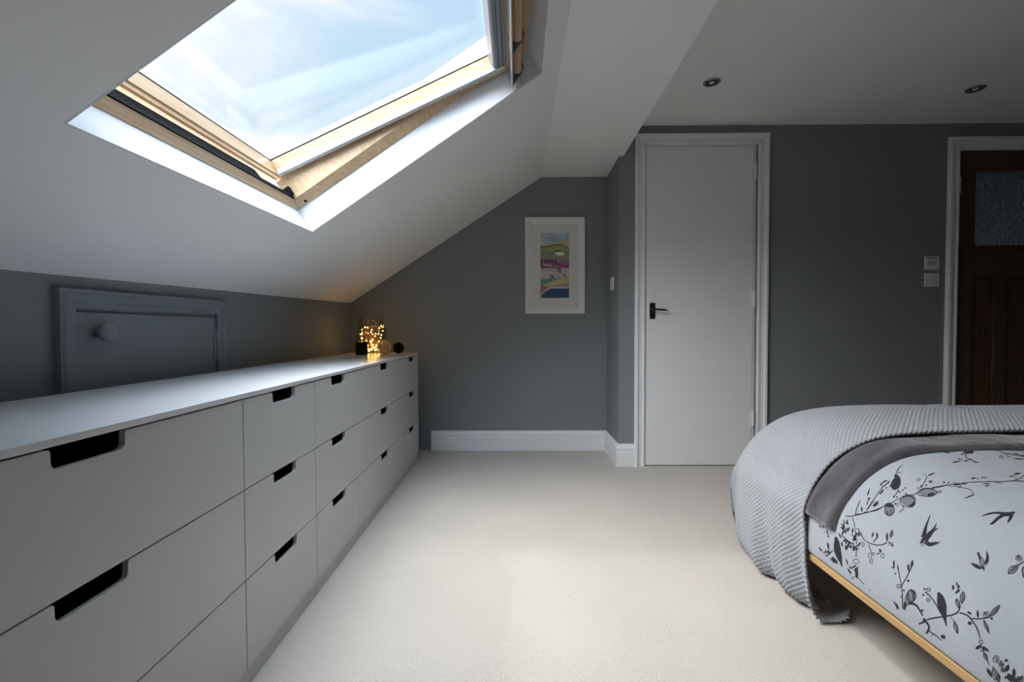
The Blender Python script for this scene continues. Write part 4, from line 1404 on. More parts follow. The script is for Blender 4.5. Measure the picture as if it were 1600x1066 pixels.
1 1659 12325 1659 12313 37 2 38 -25 50 -18 49 -11 37 -19 37 0
1 1634 12214 1638 12201 25 13 32 -5 38 4 36 10 31 0 26 12
1 1421 11703 1430 11692 21 19 24 20 -2 28 0 36 -11 33 -15 35
1 1421 11697 1430 11698 -18 43 -14 38 7 32 6 24 20 17 17 18
0 1420 11700 1431 11694 0 28 6 24 5 33 2 36 4 25 1 26
1 1420 11700 1431 11694 9 86 9 86
1 1690 11864 1689 11853 44 -16 47 -20 40 3 43 3 33 11 33 15
1 1687 11864 1692 11852 39 16 39 13 45 -4 41 -4 39 -14 38 -10
0 1688 11864 1691 11852 36 0 36 -2 49 -2 48 0 36 0 36 0
1 1688 11864 1691 11852 61 -2 60 -2 60 0 60 0
1 1620 11916 1616 11907 54 -36 56 -41 52 -14 56 -15 47 -1 47 2
1 1617 11918 1620 11905 56 0 54 -2 56 -23 53 -21 46 -31 45 -28
0 1618 11917 1618 11906 47 -14 47 -20 63 -23 63 -19 46 -15 46 -14
1 1618 11917 1618 11906 79 -28 79 -28 77 -24 77 -25
1 1674 11929 1684 11925 -9 30 12 22 6 34 -1 36 9 24 -5 30
1 1369 11875 1374 11863 32 10 38 -9 48 -2 46 5 36 -4 32 8
1 1724 11988 1726 11976 54 -2 57 -5 46 17 48 18 38 25 37 28
1 1722 11988 1729 11977 43 30 43 27 52 11 48 10 47 -1 46 2
0 1723 11988 1727 11976 42 12 43 10 56 15 55 17 42 13 42 13
1 1723 11988 1727 11976 70 19 71 19 70 21 69 21
1 1491 11735 1487 11726 52 -42 54 -45 50 -16 54 -19 45 -3 46 0
1 1487 11736 1491 11724 55 -2 53 -4 55 -27 50 -25 44 -35 43 -32
0 1489 11736 1489 11725 46 -17 45 -24 60 -27 61 -23 44 -19 44 -16
1 1489 11736 1489 11725 76 -33 76 -33 74 -30 74 -30
1 1329 11870 1319 11869 20 -42 20 -47 28 -25 35 -31 31 -17 34 -16
1 1324 11875 1324 11864 41 -18 37 -19 31 -37 25 -30 17 -38 17 -35
0 1327 11873 1321 11866 27 -25 24 -29 33 -36 35 -35 24 -28 25 -25
1 1327 11873 1321 11866 84 -89 84 -89
1 1555 11890 1560 11878 33 25 47 -8 55 8 52 18 45 -1 34 22
1 1376 11879 1368 11876 32 -49 32 -54 37 -28 43 -33 38 -16 41 -14
1 1372 11884 1373 11872 49 -18 45 -19 40 -40 35 -35 26 -43 27 -40
0 1374 11882 1370 11873 36 -27 33 -33 43 -40 45 -37 33 -30 33 -27
1 1374 11882 1370 11873 56 -50 56 -49 56 -47 55 -48
1 1609 11822 1616 11811 28 18 31 17 13 30 16 33 6 33 3 37
1 1608 11819 1618 11814 3 42 5 38 20 29 19 26 26 16 22 17
0 1608 11821 1618 11812 14 25 15 24 20 33 18 34 14 25 15 26
1 1608 11821 1618 11812 48 83 48 84
1 1742 11803 1734 11798 24 -39 25 -44 31 -20 35 -23 31 -8 34 -7
1 1738 11806 1738 11795 41 -8 38 -10 33 -30 28 -26 20 -35 21 -32
0 1740 11805 1736 11796 29 -19 26 -25 35 -30 37 -26 27 -22 27 -20
1 1740 11805 1736 11796 91 -71 90 -71
1 1568 11880 1570 11868 36 2 39 -19 50 -13 49 -6 38 -14 36 0
1 1372 11831 1368 11822 33 -26 36 -31 25 -2 33 -3 22 10 23 13
1 1366 11832 1374 11821 26 17 25 12 35 -12 27 -10 31 -25 28 -20
0 1369 11833 1371 11820 25 -3 27 -9 35 -10 34 -6 26 -7 25 -4
1 1369 11833 1371 11820 86 -20 86 -19
1 1776 11818 1771 11810 26 -23 28 -28 26 -5 31 -6 24 4 26 6
1 1772 11820 1776 11808 30 8 28 5 31 -14 25 -11 23 -22 22 -18
0 1774 11820 1773 11808 24 -7 24 -9 32 -12 32 -9 24 -7 24 -8
1 1774 11820 1773 11808 80 -26 80 -26
1 1353 11922 1362 11911 22 30 26 30 5 41 6 45 -3 43 -6 46
1 1352 11918 1363 11914 -8 54 -5 50 12 41 11 37 22 26 19 27
0 1352 11920 1363 11912 6 36 9 34 12 46 9 48 7 35 7 36
1 1352 11920 1363 11912 13 58 13 59 12 59 12 59
1 1349 11927 1356 11914 27 23 41 -1 47 12 42 20 38 4 29 21
1 1443 11955 1454 11948 -6 56 22 39 14 61 6 66 17 42 -3 54
1 1253 12239 1259 12225 46 2 49 -1 31 22 34 24 22 30 20 34
1 1251 12238 1261 12227 23 39 24 35 39 16 37 15 41 1 38 4
0 1252 12239 1260 12226 29 18 32 14 42 20 39 24 30 17 30 17
1 1252 12239 1260 12226 50 27 51 27 51 28 50 28
1 1145 12305 1151 12291 36 4 41 1 14 26 18 31 4 36 1 41
1 1142 12302 1154 12294 0 48 2 43 26 22 22 18 34 2 30 5
0 1143 12304 1153 12292 14 24 20 17 24 26 22 30 19 19 15 22
1 1143 12304 1153 12292 57 69 57 69
1 1365 12050 1360 12041 37 -34 41 -39 29 -3 38 -5 26 12 25 16
1 1358 12052 1366 12039 31 19 29 15 40 -16 32 -13 34 -32 32 -27
0 1361 12052 1363 12039 29 -3 31 -14 40 -13 39 -8 30 -11 29 -4
1 1361 12052 1363 12039 99 -27 99 -26
1 1254 12138 1249 12130 35 -34 38 -40 29 -7 37 -9 25 7 26 10
1 1248 12140 1256 12127 32 13 29 9 38 -20 30 -16 31 -32 29 -27
0 1251 12140 1253 12128 28 -7 29 -16 38 -17 37 -13 29 -13 28 -8
1 1251 12140 1253 12128 95 -37 94 -37
1 1393 12235 1385 12230 36 -55 37 -60 41 -28 48 -33 42 -13 43 -11
1 1388 12239 1390 12226 53 -14 49 -15 45 -42 39 -37 30 -48 31 -44
0 1391 12237 1388 12227 39 -26 36 -35 49 -42 49 -38 35 -31 38 -26
1 1391 12237 1388 12227 62 -51 62 -51 61 -48 61 -48
1 1234 12074 1242 12061 22 36 49 -7 51 14 44 25 46 0 25 32
1 1453 12056 1462 12044 27 20 30 20 5 33 7 39 -5 39 -8 42
1 1452 12052 1463 12049 -10 50 -7 45 14 33 12 28 26 18 22 19
0 1452 12054 1463 12046 6 31 11 27 12 38 10 39 10 28 7 31
1 1452 12054 1463 12046 28 97 28 97
1 1370 12125 1376 12111 25 20 39 -15 45 -2 41 8 38 -9 27 17
1 1223 12114 1220 12105 63 -51 65 -56 56 -18 62 -20 48 1 49 4
1 1219 12116 1225 12103 59 4 57 0 63 -32 57 -29 54 -44 53 -40
0 1221 12116 1222 12103 52 -16 53 -28 68 -31 68 -26 52 -23 51 -16
1 1221 12116 1222 12103 87 -37 87 -36 85 -33 85 -34
1 1531 12247 1504 12266 -11 -54 -11 -55 -15 -75 -15 -76 -9 -74 -9 -77 3 -73 3 -78 9 -74 9 -75 6 -52 7 -52
1 1467 12310 1475 12290 49 3 48 3 69 6 69 6 81 11 80 12 84 16 84 15 79 19 79 20 66 19 66 19 46 14 46 15
1 1548 12425 1540 12437 -24 -44 -43 -20 -48 -37 -42 -45 -40 -22 -28 -38
1 1447 12896 1438 12910 -46 -50 -63 -21 -76 -40 -71 -49 -61 -23 -49 -42
1 1274 12829 1262 12835 14 -33 -10 -21 -1 -35 6 -39 -6 -23 10 -31
1 1374 13133 1382 13118 12 11 16 3 20 7 18 12 15 5 13 9
1 1287 12987 1286 12974 20 -10 20 -16 27 -19 27 -15 20 -13 20 -12
1 1368 13143 1377 13129 24 21 28 18 13 30 14 35 6 33 4 37
1 1366 13140 1378 13132 4 44 7 39 19 30 17 26 24 16 20 19
0 1367 13142 1378 13130 13 26 13 26 18 35 18 35 14 26 14 26
1 1367 13142 1378 13130 45 87 45 87
1 1398 13032 1405 13017 26 7 30 5 16 20 18 23 9 24 8 28
1 1396 13030 1407 13020 9 34 11 28 22 17 19 15 25 5 22 8
0 1397 13031 1406 13018 16 16 17 16 21 22 21 21 16 16 16 16
1 1397 13031 1406 13018 53 54 54 53
1 1428 13023 1431 13008 25 -2 27 -7 35 -8 34 -4 26 -5 26 -4
1 699 12618 694 12607 62 -43 70 -49 57 -21 58 -19
1 630 12702 635 12686 72 -25 68 -26 68 -60 62 -54 53 -67 52 -63
0 691 12661 689 12635 75 -62 75 -56 55 -47 55 -38
1 728 12624 727 12612 93 -72 92 -71
1 694 12909 684 12903 37 -63 38 -60
0 685 12900 679 12891 44 -51 45 -50
1 779 12779 785 12763 33 10 47 -27 56 -16 52 -6 45 -21 35 6
1 859 12697 872 12689 -20 64 12 45 -1 71 -10 76 8 48 -15 62
1 675 12512 686 12497 10 48 49 0 45 25 34 38 43 7 16 43
1 777 12835 790 12823 -14 44 28 5 16 27 5 37 23 10 -8 39
1 689 12820 688 12806 32 -15 40 -21 28 -4 29 0
1 681 12865 687 12846 41 -29 32 -24 34 -38 32 -33
0 680 12847 682 12828 42 -27 41 -24 31 -20 31 -17
1 728 13029 741 13016 -5 65 41 18 30 50 18 61 35 24 1 59
1 640 12579 688 12510 38 8 28 22 38 -9 11 31
1 727 12984 733 12917 55 -60 50 -7
1 774 12791 764 12754 68 -61 68 -60 65 -62 68 -56 96 -96 100 -76
1 764 12622 751 12633 47 -122 -72 -25 -29 -88 -3 -110 -58 -36 35 -111
1 924 12755 930 12740 78 -7 81 -11 55 28 59 29 38 42 36 46
1 922 12755 933 12741 42 53 43 49 66 17 63 15 68 -6 65 -2
0 923 12755 932 12740 48 24 56 12 72 23 68 28 53 16 49 23
1 923 12755 932 12740 51 18 52 18 71 26 70 26 51 19 51 19
1 1013 12070 1004 12083 -31 -33 -50 -6 -56 -22 -51 -30 -47 -9 -33 -28
1 902 11941 886 11959 -30 -54 -68 -50 66 -72 100 -118 82 -89 91 -83
1 787 12014 776 12025 -12 -75 -54 -33 -48 -65 -38 -76
1 1167 11606 1169 11617 -76 52 -72 48 -56 92 -50 83 -4 71 -4 61 55 13 44 12 69 -77 58 -67 45 -101 42 -92 -26 -50 -25 -45
1 958 11708 950 11721 -53 -56 -105 29 -52 -8 -53 -8 -59 1 -47 -17 -101 23 -60 -44
1 738 11640 720 11654 -9 -37 -10 -36 -14 -50 -13 -50 -15 -58 -15 -59 -18 -62 -18 -61
1 657 11259 613 11289 -18 -20 14 -41
1 693 11737 700 11723 17 12 31 -15 36 -7 31 2 29 -11 20 8
1 700 11900 724 11865 36 -2 21 19
1 823 11760 829 11747 30 6 40 -18 48 -11 44 -4 37 -15 31 2
1 896 11728 891 11721 42 -43 43 -47 42 -27 46 -30 38 -18 40 -16
1 892 11731 895 11718 48 -19 45 -20 45 -36 41 -32 36 -38 35 -35
0 894 11729 893 11719 38 -26 38 -28 50 -37 50 -35 37 -27 37 -27
1 894 11729 893 11719 63 -45 63 -45 62 -45 62 -45
1 627 11970 624 11951 35 -32 36 -23
1 851 11795 846 11789 39 -28 28 -42 42 -47 45 -43 28 -39 36 -29
1 648 11845 639 11840 30 -44 30 -42
0 556 11920 551 11913 38 -35 37 -38
1 556 11920 551 11913 119 -117 120 -117
1 618 11775 634 11767 2 34 2 29 14 19 10 21
1 911 11816 907 11807 37 -22 30 -38 43 -41 45 -36 30 -35 35 -23
1 1622 10539 1612 10553 -34 -20 -34 -19 -49 -27 -49 -27 -55 -29 -56 -30 -55 -28 -55 -27 -46 -23 -46 -23 -50 -27 -51 -27 -41 -21 -40 -21 -51 -20 -51 -20 -42 -12 -42 -11 -48 -10 -48 -10 -52 -9 -51 -9 -52 -8 -52 -7 -49 -6 -49 -6 -63 -7 -63 -7 -65 -5 -66 -4 -58 -3 -58 -3 -41 -1 -41 -2
1 1263 10363 1263 10348 41 -16 41 -16 58 -22 58 -22 66 -23 67 -23 68 -21 68 -21 63 -16 63 -16 63 -11 64 -11 68 -7 68 -7 65 -4 66 -4 56 -2 56 -1 40 0 39 -1
1 1692 10672 1687 10681 -46 -33 -62 -5 -75 -19 -70 -26 -60 -6 -49 -27
1 1652 10551 1647 10560 -33 -15 -38 -6 -48 -13 -46 -16 -38 -7 -35 -13
1 1411 10579 1404 10575 20 -8 -1 -19 11 -19 17 -16 2 -17 17 -9
1 1908 10252 1909 10263 -61 12 -64 15 -50 -13 -56 -13 -42 -23 -41 -26
1 1912 10252 1905 10262 -48 -34 -48 -30 -59 -4 -53 -4 -54 14 -52 11
0 1910 10253 1907 10261 -45 -14 -49 -2 -64 -8 -62 -11 -48 -2 -46 -10
1 1910 10253 1907 10261 -47 -8 -46 -7 -63 -10 -64 -10 -47 -6 -47 -6
1 1786 10321 1782 10333 -58 -8 -62 -6 -46 -25 -49 -26 -35 -30 -33 -34
1 1789 10322 1780 10331 -39 -42 -40 -38 -53 -20 -50 -18 -53 -3 -50 -6
0 1787 10323 1782 10331 -41 -24 -45 -17 -57 -24 -56 -27 -44 -17 -41 -20
1 1787 10323 1782 10331 -42 -20 -42 -20 -58 -26 -58 -26 -42 -19 -42 -18
1 1427 10243 1420 10240 31 -9 -2 -28 15 -27 23 -23 2 -25 28 -11
1 1171 10305 1164 10302 21 -9 0 -18 11 -19 17 -17 3 -17 18 -10
1 1236 10375 1230 10390 -46 5 -37 2 -41 51 -30 36 9 47 7 36 48 -6 37 -7 40 -28 28 -17 14 -50 10 -38 -21 -18 -18 -13
1 1518 10691 1508 10694 9 -26 -7 -21 -1 -30 5 -33 -4 -22 7 -25
1 1001 10352 994 10349 22 -11 0 -18 12 -20 18 -18 3 -17 19 -12
1 1017 10137 961 10146 21 -50 22 -50 28 -71 29 -67 14 -65 15 -55 -12 -44 -4 -35 -25 -30 -16 -33 -26 -28 -21 -31 -27 -32 -25 -33 -29 -31 -29 -30 -20 -21 -21 -20
1 786 10482 777 10492 -19 -54 -68 -3 -64 -32 -53 -43
1 795 10544 784 10553 -13 -48 -37 -26 -37 -45 -30 -52 -33 -29 -16 -43
1 1011 9830 1004 9828 29 -12 0 -23 15 -24 22 -22 3 -21 25 -13
1 692 9885 677 9871 58 -54 55 -51 71 -74 68 -72 47 -54 45 -53
1 929 9672 911 9667 31 -38 31 -38 45 -53 45 -54 48 -58 48 -58 42 -51 42 -51 43 -56 43 -55 38 -51 38 -51 41 -52 42 -53 37 -43 37 -44 38 -46 39 -46 38 -43 39 -44 34 -35 35 -37 62 -52 64 -54 44 -32 45 -32
1 1478 9030 1457 9031 13 -39 12 -39 18 -56 14 -53 6 -55 5 -51 -7 -38 -7 -34 -14 -36 -13 -34 -18 -34 -17 -34 -21 -32 -20 -31 -24 -30 -23 -29 -28 -29 -27 -29 -30 -25 -28 -25 -30 -21 -27 -22 -42 -20 -38 -22 -41 -13 -38 -16 -29 -8 -26 -10
1 1460 9068 1463 9054 63 -8 63 -8 62 -7 62 -7
1 1689 9150 1686 9159 -37 -2 -38 0 -41 -6 -46 -6 -46 -38 -49 -41 -24 -50 -22 -52
1 1692 9153 1682 9157 -8 -31 -10 -30 -17 -35 -16 -31 -60 -30 -56 -28 -69 -5 -66 -6
0 1690 9152 1684 9158 -36 -40 -55 -21 -30 -20 -30 -20 -33 -17 -28 -22 -52 -21 -38 -35
1 1690 9152 1684 9158 -31 -21 -31 -21 -44 -30 -44 -30 -45 -28 -45 -28 -31 -19 -31 -19
1 1877 9078 1878 9087 -44 9 -44 10 -52 7 -55 9 -39 -8 -44 -8 -35 -14 -37 -16 -33 -21 -33 -23 -23 -18 -23 -19
1 1882 9079 1873 9086 -27 -27 -27 -26 -37 -29 -36 -27 -43 -10 -39 -8 -44 0 -42 0 -48 9 -46 7 -37 10 -36 9
0 1879 9079 1876 9086 -63 -29 -75 -4 -46 -9 -46 -9 -48 -6 -45 -12 -74 -2 -65 -21
1 1879 9079 1876 9086 -35 -8 -35 -9 -51 -12 -52 -11 -58 -11 -57 -11 -52 -9 -52 -10 -35 -6 -35 -5
1 1891 9292 1887 9299 -20 -27 -38 7 -40 -8 -36 -16 -36 4 -22 -22
1 1978 9254 1974 9260 -17 -20 -29 -6 -33 -16 -30 -19 -27 -7 -19 -18
1 1954 9187 1953 9194 -28 -12 -31 10 -39 3 -38 -3 -30 8 -28 -8
1 1761 9211 1758 9205 44 -6 31 -32 48 -28 51 -22 32 -28 42 -8
1 1452 9715 1429 9728 -9 -26 -9 -26 -13 -36 -13 -36 -18 -44 -18 -43 -25 -46 -24 -44 -24 -34 -23 -34 -30 -39 -30 -39 -32 -40 -32 -40 -32 -38 -32 -37 -27 -31 -27 -31 -18 -22 -19 -22
1 1478 9836 1472 9833 22 -6 -2 -20 12 -19 18 -16 1 -18 19 -8
1 1347 9838 1341 9835 23 -7 -1 -19 12 -20 18 -17 2 -18 20 -9
1 1427 9786 1420 9783 22 -7 -1 -20 12 -19 18 -16 2 -18 19 -8
1 1414 9739 1408 9736 19 -6 0 -16 10 -16 15 -14 2 -15 16 -8
1 1345 9655 1342 9667 -31 6 -24 4 -28 32 -20 23 -2 33 -1 22 36 10 24 8 35 -30 24 -23 20 -38 17 -27 -26 -13 -23 -7
1 1554 9684 1555 9695 -39 15 -35 14 -25 29 -18 19 1 40 1 30 33 5 21 2 38 -24 28 -17 12 -36 8 -26 -13 -27 -12 -24
1 1292 9185 1281 9192 -14 -28 -14 -28 -18 -38 -18 -38 -14 -27 -14 -28
1 1252 9097 1247 9107 -44 0 -45 1 -51 -4 -54 -2 -34 -15 -37 -16 -27 -20 -28 -22 -22 -27 -22 -28 -15 -21 -13 -23
1 1255 9098 1244 9105 -15 -30 -16 -29 -25 -34 -25 -31 -35 -17 -33 -16 -40 -9 -39 -9 -47 -2 -44 -2 -37 2 -36 0
0 1253 9098 1246 9105 -20 -17 -29 -7 -29 -21 -39 -11 -40 -18 -39 -18 -41 -15 -37 -20 -38 -10 -31 -18 -28 -7 -21 -14
1 1253 9098 1246 9105 -30 -14 -29 -14 -44 -21 -44 -21 -48 -22 -49 -22 -44 -19 -44 -19 -30 -12 -30 -12
1 1501 8808 1487 8806 16 -27 16 -27 22 -39 22 -39 26 -42 26 -43 26 -39 27 -40 31 -37 32 -38 35 -38 36 -38 33 -33 33 -34 22 -22 22 -22
1 1704 8740 1700 8746 -29 -27 -49 -1 -53 -14 -49 -20 -46 -3 -31 -23
1 1753 8531 1753 8540 -62 13 -57 11 -35 41 -29 35 0 45 -1 37 60 10 50 8 40 -26 31 -22 27 -41 25 -35 -25 -40 -24 -35
1 1733 8561 1733 8570 -25 5 -22 4 -27 20 -19 13 6 27 5 19 29 5 19 3 24 -16 15 -11 12 -22 9 -15 -14 -18 -12 -15
1 1716 8603 1701 8603 8 -31 8 -31
1 1729 8626 1721 8623 27 -31 27 -32
1 1719 8529 1713 8523 42 -29 42 -29 54 -30 55 -32 50 -15 54 -16 51 -8 52 -8 52 -2 53 -2 40 1 40 2
1 1715 8530 1717 8522 49 0 49 -1 63 -4 61 -5 54 -15 51 -14 50 -20 48 -19 47 -25 46 -24 33 -21 34 -20
0 1716 8529 1715 8523 39 -7 36 -17 53 -12 51 -21 59 -17 58 -17 58 -18 59 -13 49 -17 52 -10 36 -13 37 -5
1 1716 8529 1715 8523 36 -12 36 -12 53 -16 52 -16 59 -18 60 -17 60 -16 59 -16 51 -13 51 -14 35 -9 35 -8
1 1688 8511 1682 8508 25 -4 -2 -18 12 -17 18 -14 1 -17 22 -6
1 1606 8601 1600 8608 -37 -14 -38 -12 -44 -18 -46 -18 -30 -24 -32 -24 -26 -25 -26 -27 -22 -29 -22 -30 -15 -23 -13 -23
1 1608 8602 1598 8607 -16 -30 -17 -29 -24 -36 -24 -35 -32 -25 -31 -23 -35 -19 -34 -19 -39 -16 -38 -16 -31 -9 -30 -10
0 1606 8602 1600 8607 -19 -20 -25 -15 -27 -26 -34 -21 -36 -27 -35 -27 -36 -25 -33 -28 -33 -21 -29 -25 -24 -15 -19 -18
1 1606 8602 1600 8607 -21 -17 -21 -17 -31 -24 -31 -24 -36 -27 -36 -27 -35 -27 -36 -27 -31 -23 -30 -23 -21 -16 -22 -16
1 1569 8898 1562 8900 22 -27 -19 -20 -2 -31 8 -32 -13 -20 17 -27
1 1411 8784 1410 8794 -28 7 -23 5 -26 25 -19 18 -3 29 -3 20 32 3 22 1 35 -18 25 -12 9 -31 6 -22 -14 -14 -13 -11
1 1403 8796 1402 8806 -19 4 -15 2 -17 17 -7 8 6 16 3 8 17 0 7 0 18 -9 9 -4 5 -15 1 -7 -4 -11 -3 -9
1 1394 8824 1379 8826 6 -18 5 -19
1 1400 8838 1392 8835 16 -20 16 -20
1 877 9680 824 9718 -23 -42 -14 -44 -50 -34 -35 -33 -67 14 -49 12 -79 34 -70 31 -77 50 -54 32
1 705 9636 683 9645 5 -47 6 -46 5 -47 5 -46 2 -45 2 -45 -2 -43 -2 -42 -3 -40 -3 -40 -5 -38 -5 -37 -11 -36 -10 -35
1 626 9590 630 9577 78 -58 64 -48 26 -55 20 -43 -30 -26 -28 -22
1 757 9357 750 9356 53 -22 -3 -36 27 -40 40 -38 3 -34 47 -22
1 791 9345 781 9350 22 -38 -21 -16 -4 -33 7 -39 -15 -19 17 -36
1 884 9687 880 9701 -38 12 -30 7 -39 44 -29 32 8 26 8 16 28 11 19 10 57 -37 42 -26 9 -45 4 -32 -21 -11 -18 -7
1 874 9703 871 9716 -27 10 -19 6 -16 24 -6 11 -2 21 -2 12 24 0 11 0 29 -21 17 -12 9 -23 3 -10 -12 -11 -10 -8
1 860 9740 841 9746 9 -26 9 -26
1 867 9757 857 9756 23 -30 23 -31
1 994 8660 991 8655 55 -16 36 -44 57 -42 61 -35 36 -39 51 -17
1 1110 8563 1102 8565 38 -55 -26 -35 0 -57 15 -62 -18 -37 31 -52
1 1219 8534 1218 8543 -40 12 -35 10 -32 32 -24 24 7 28 6 20 33 3 24 2 38 -23 27 -15 9 -31 5 -24 -10 -19 -9 -18
1 1073 8505 1073 8513 -28 11 -25 10 -29 24 -20 16 7 19 6 11 25 6 17 5 36 -18 24 -12 8 -28 5 -19 -13 -14 -13 -11
1 1040 8499 1035 8508 -65 3 -70 5 -29 -26 -33 -29 -9 -39 -6 -41
1 1043 8501 1032 8506 -6 -50 -8 -47 -45 -18 -41 -16 -58 3 -54 2
0 1041 8501 1034 8506 -22 -29 -42 -10 -45 -23 -40 -28 -39 -12 -24 -25
1 1041 8501 1034 8507 -31 -20 -31 -20 -44 -25 -44 -25 -31 -19 -31 -19
1 1156 8577 1147 8585 -21 -14 -21 -15 -28 -20 -29 -20 -35 -24 -35 -23 -38 -25 -38 -25 -40 -26 -39 -26 -38 -24 -38 -24 -35 -22 -35 -22 -28 -18 -29 -18 -21 -13 -21 -13
1 795 8436 787 8442 -1 -52 -64 -6 -21 -20 -21 -20 -28 -14 -14 -24 -56 -11 -7 -47
1 897 8328 892 8337 -48 6 -49 7 -54 2 -58 4 -33 -12 -36 -13 -25 -19 -25 -20 -17 -26 -17 -28 -10 -22 -8 -23
1 900 8330 889 8336 -9 -31 -10 -30 -18 -33 -19 -30 -34 -14 -32 -13 -42 -5 -39 -5 -49 3 -48 2 -41 6 -39 5
0 898 8330 891 8336 -17 -17 -30 -3 -26 -19 -40 -7 -38 -15 -38 -15 -41 -11 -35 -17 -39 -7 -28 -17 -29 -4 -19 -14
1 898 8330 891 8336 -29 -12 -28 -12 -42 -17 -43 -17 -47 -18 -47 -18 -43 -16 -43 -15 -29 -10 -29 -11
1 1095 8247 1092 8257 -58 11 -52 8 -43 43 -34 34 3 39 3 32 53 9 44 8 69 -33 59 -28 27 -47 22 -36 -48 -21 -45 -19
0 1109 8297 1104 8303 -16 -17 -37 10 -37 -2 -32 -9 -34 6 -18 -14
1 1067 8155 1066 8164 -48 17 -43 14 -40 33 -33 26 0 40 0 33 44 0 34 -1 59 -28 50 -23 16 -39 12 -29 -26 -22 -25 -21
1 1050 8180 1046 8189 -27 3 -19 1 -15 22 -7 13 -1 16 -2 10 25 4 16 3 22 -16 11 -10 12 -21 8 -13 -13 -8 -10 -5
1 1035 8212 1019 8214 9 -26 9 -25
1 1044 8228 1036 8226 26 -28 26 -28
1 992 8123 990 8132 -43 12 -36 9 -32 39 -25 32 -6 33 -6 26 42 0 31 -1 40 -27 32 -22 26 -33 21 -24 -22 -23 -21 -21
1 976 8144 975 8152 -25 8 -20 6 -16 18 -8 10 -1 18 -1 12 22 1 12 0 28 -16 18 -10 9 -21 5 -12 -12 -8 -10 -6
1 962 8176 946 8179 8 -23 9 -23
1 969 8191 961 8189 24 -26 24 -26
1 1138 8158 1132 8156 32 -8 -2 -21 16 -22 24 -19 2 -20 28 -10
1 963 8126 965 8120 40 13 54 -35 64 -19 60 -8 52 -28 41 9
1 965 8077 958 8083 19 -59 -83 22 -52 -17 -31 -34 -72 13 9 -52
1 1122 7998 1118 8004 -46 -22 -71 15 -39 -2 -40 -2 -42 3 -36 -5 -69 13 -50 -16
1 1036 7845 1035 7853 -69 19 -65 17 -52 48 -43 41 8 46 6 39 59 1 50 1 51 -36 41 -30 21 -42 18 -36 -13 -35 -12 -33
1 1009 7880 1007 7889 -28 7 -24 5 -26 21 -16 13 3 20 2 14 24 7 15 6 32 -21 22 -16 16 -23 12 -15 -17 -11 -15 -8
1 988 7919 972 7922 12 -31 12 -31
1 1000 7939 993 7937 33 -35 32 -35
1 829 8131 831 8125 19 2 24 -15 30 -10 29 -5 24 -12 20 1
1 662 8302 687 8291 8 17 -8 24
1 753 8083 760 8075 25 5 30 4 1 16 3 21 -11 22 -15 24
1 751 8080 762 8078 -18 30 -14 26 12 16 9 12 24 3 20 5
0 752 8081 761 8077 0 17 10 10 8 17 5 20 9 12 1 16
1 752 8081 761 8077 9 23 8 23 8 23 8 23
1 882 8014 873 8014 14 -20 14 -23 20 -13 27 -17 23 -9 26 -9
1 877 8018 878 8011 32 -11 27 -11 23 -19 17 -14 12 -19 13 -17
0 879 8016 875 8013 21 -13 18 -15 24 -19 25 -18 17 -14 20 -13
1 879 8016 875 8013 62 -46 63 -46
1 768 8213 775 8207 10 21 35 0 33 12 26 18 31 4 13 19
1 900 7991 903 7985 15 6 25 -9 28 -4 24 0 22 -7 17 4
1 904 7972 910 7967 9 18 28 2 28 10 23 15 25 5 12 15
1 899 7922 906 7917 0 22 29 2 23 15 16 19 25 5 3 21
1 946 7952 943 7949 27 -8 11 -20 24 -21 28 -17 14 -18 25 -10
1 708 8209 719 8202 17 18 21 17 -3 27 -4 31 -14 29 -17 30
1 708 8206 719 8205 -22 37 -18 33 4 27 4 23 18 15 14 17
0 709 8207 718 8204 -5 25 4 20 2 30 -2 31 3 21 -2 25
1 709 8208 718 8204 0 37 0 37 0 39 0 39
1 989 7893 986 7887 37 -20 39 -22 33 -8 38 -9 29 0 30 1
1 985 7894 990 7886 36 1 34 0 39 -13 34 -12 32 -18 31 -16
0 987 7893 988 7887 31 -7 32 -11 41 -13 41 -10 31 -9 30 -7
1 987 7893 988 7887 52 -15 52 -14 51 -14 51 -14
1 878 7901 883 7895 19 12 36 -10 39 -1 34 5 34 -6 21 10
1 809 7982 807 7977 28 -5 24 -21 34 -19 36 -15 24 -19 27 -7
1 669 8305 702 8284 19 4 -5 20
1 742 8220 748 8213 19 16 38 -4 41 5 36 11 35 -1 21 13
1 792 8025 791 8021 41 -12 36 -27 50 -27 52 -23 36 -23 38 -13
1 1079 8227 1074 8225 14 -5 0 -9 7 -10 12 -9 3 -8 11 -5
1 2598 8584 2590 8579 24 -31 23 -32 34 -31 35 -34 39 -7 43 -8 43 4 47 4 49 13 51 14 40 14 40 16
1 2593 8585 2595 8578 47 19 47 17 60 16 56 15 45 -6 40 -7 36 -18 34 -16 31 -27 30 -25 20 -23 22 -22
0 2595 8584 2592 8578 34 4 25 -15 45 2 36 -17 47 -8 47 -8 45 -12 49 -3 37 -13 44 1 26 -11 33 4
1 2595 8584 2592 8578 36 -7 36 -7 52 -9 52 -9 58 -10 58 -10 53 -7 52 -8 35 -5 36 -4
1 2699 8588 2680 8580 16 -47 16 -47
1 2749 8584 2731 8574 27 -39 27 -40
1 2832 8549 2824 8537 32 -9 32 -9 45 -12 44 -12 32 -8 33 -8
1 2983 8570 2983 8579 -63 -17 -58 -17 -30 25 -24 21 10 53 8 44 64 35 54 29 50 -11 40 -9 12 -41 11 -34 -39 -42 -35 -37
1 2971 8586 2972 8595 -30 -7 -26 -6 -17 14 -10 9 4 27 2 19 33 19 22 12 24 -5 15 -4 11 -21 9 -14 -20 -24 -17 -18
1 2958 8623 2943 8617 5 -29 4 -29
1 2976 8653 2967 8646 24 -22 24 -22
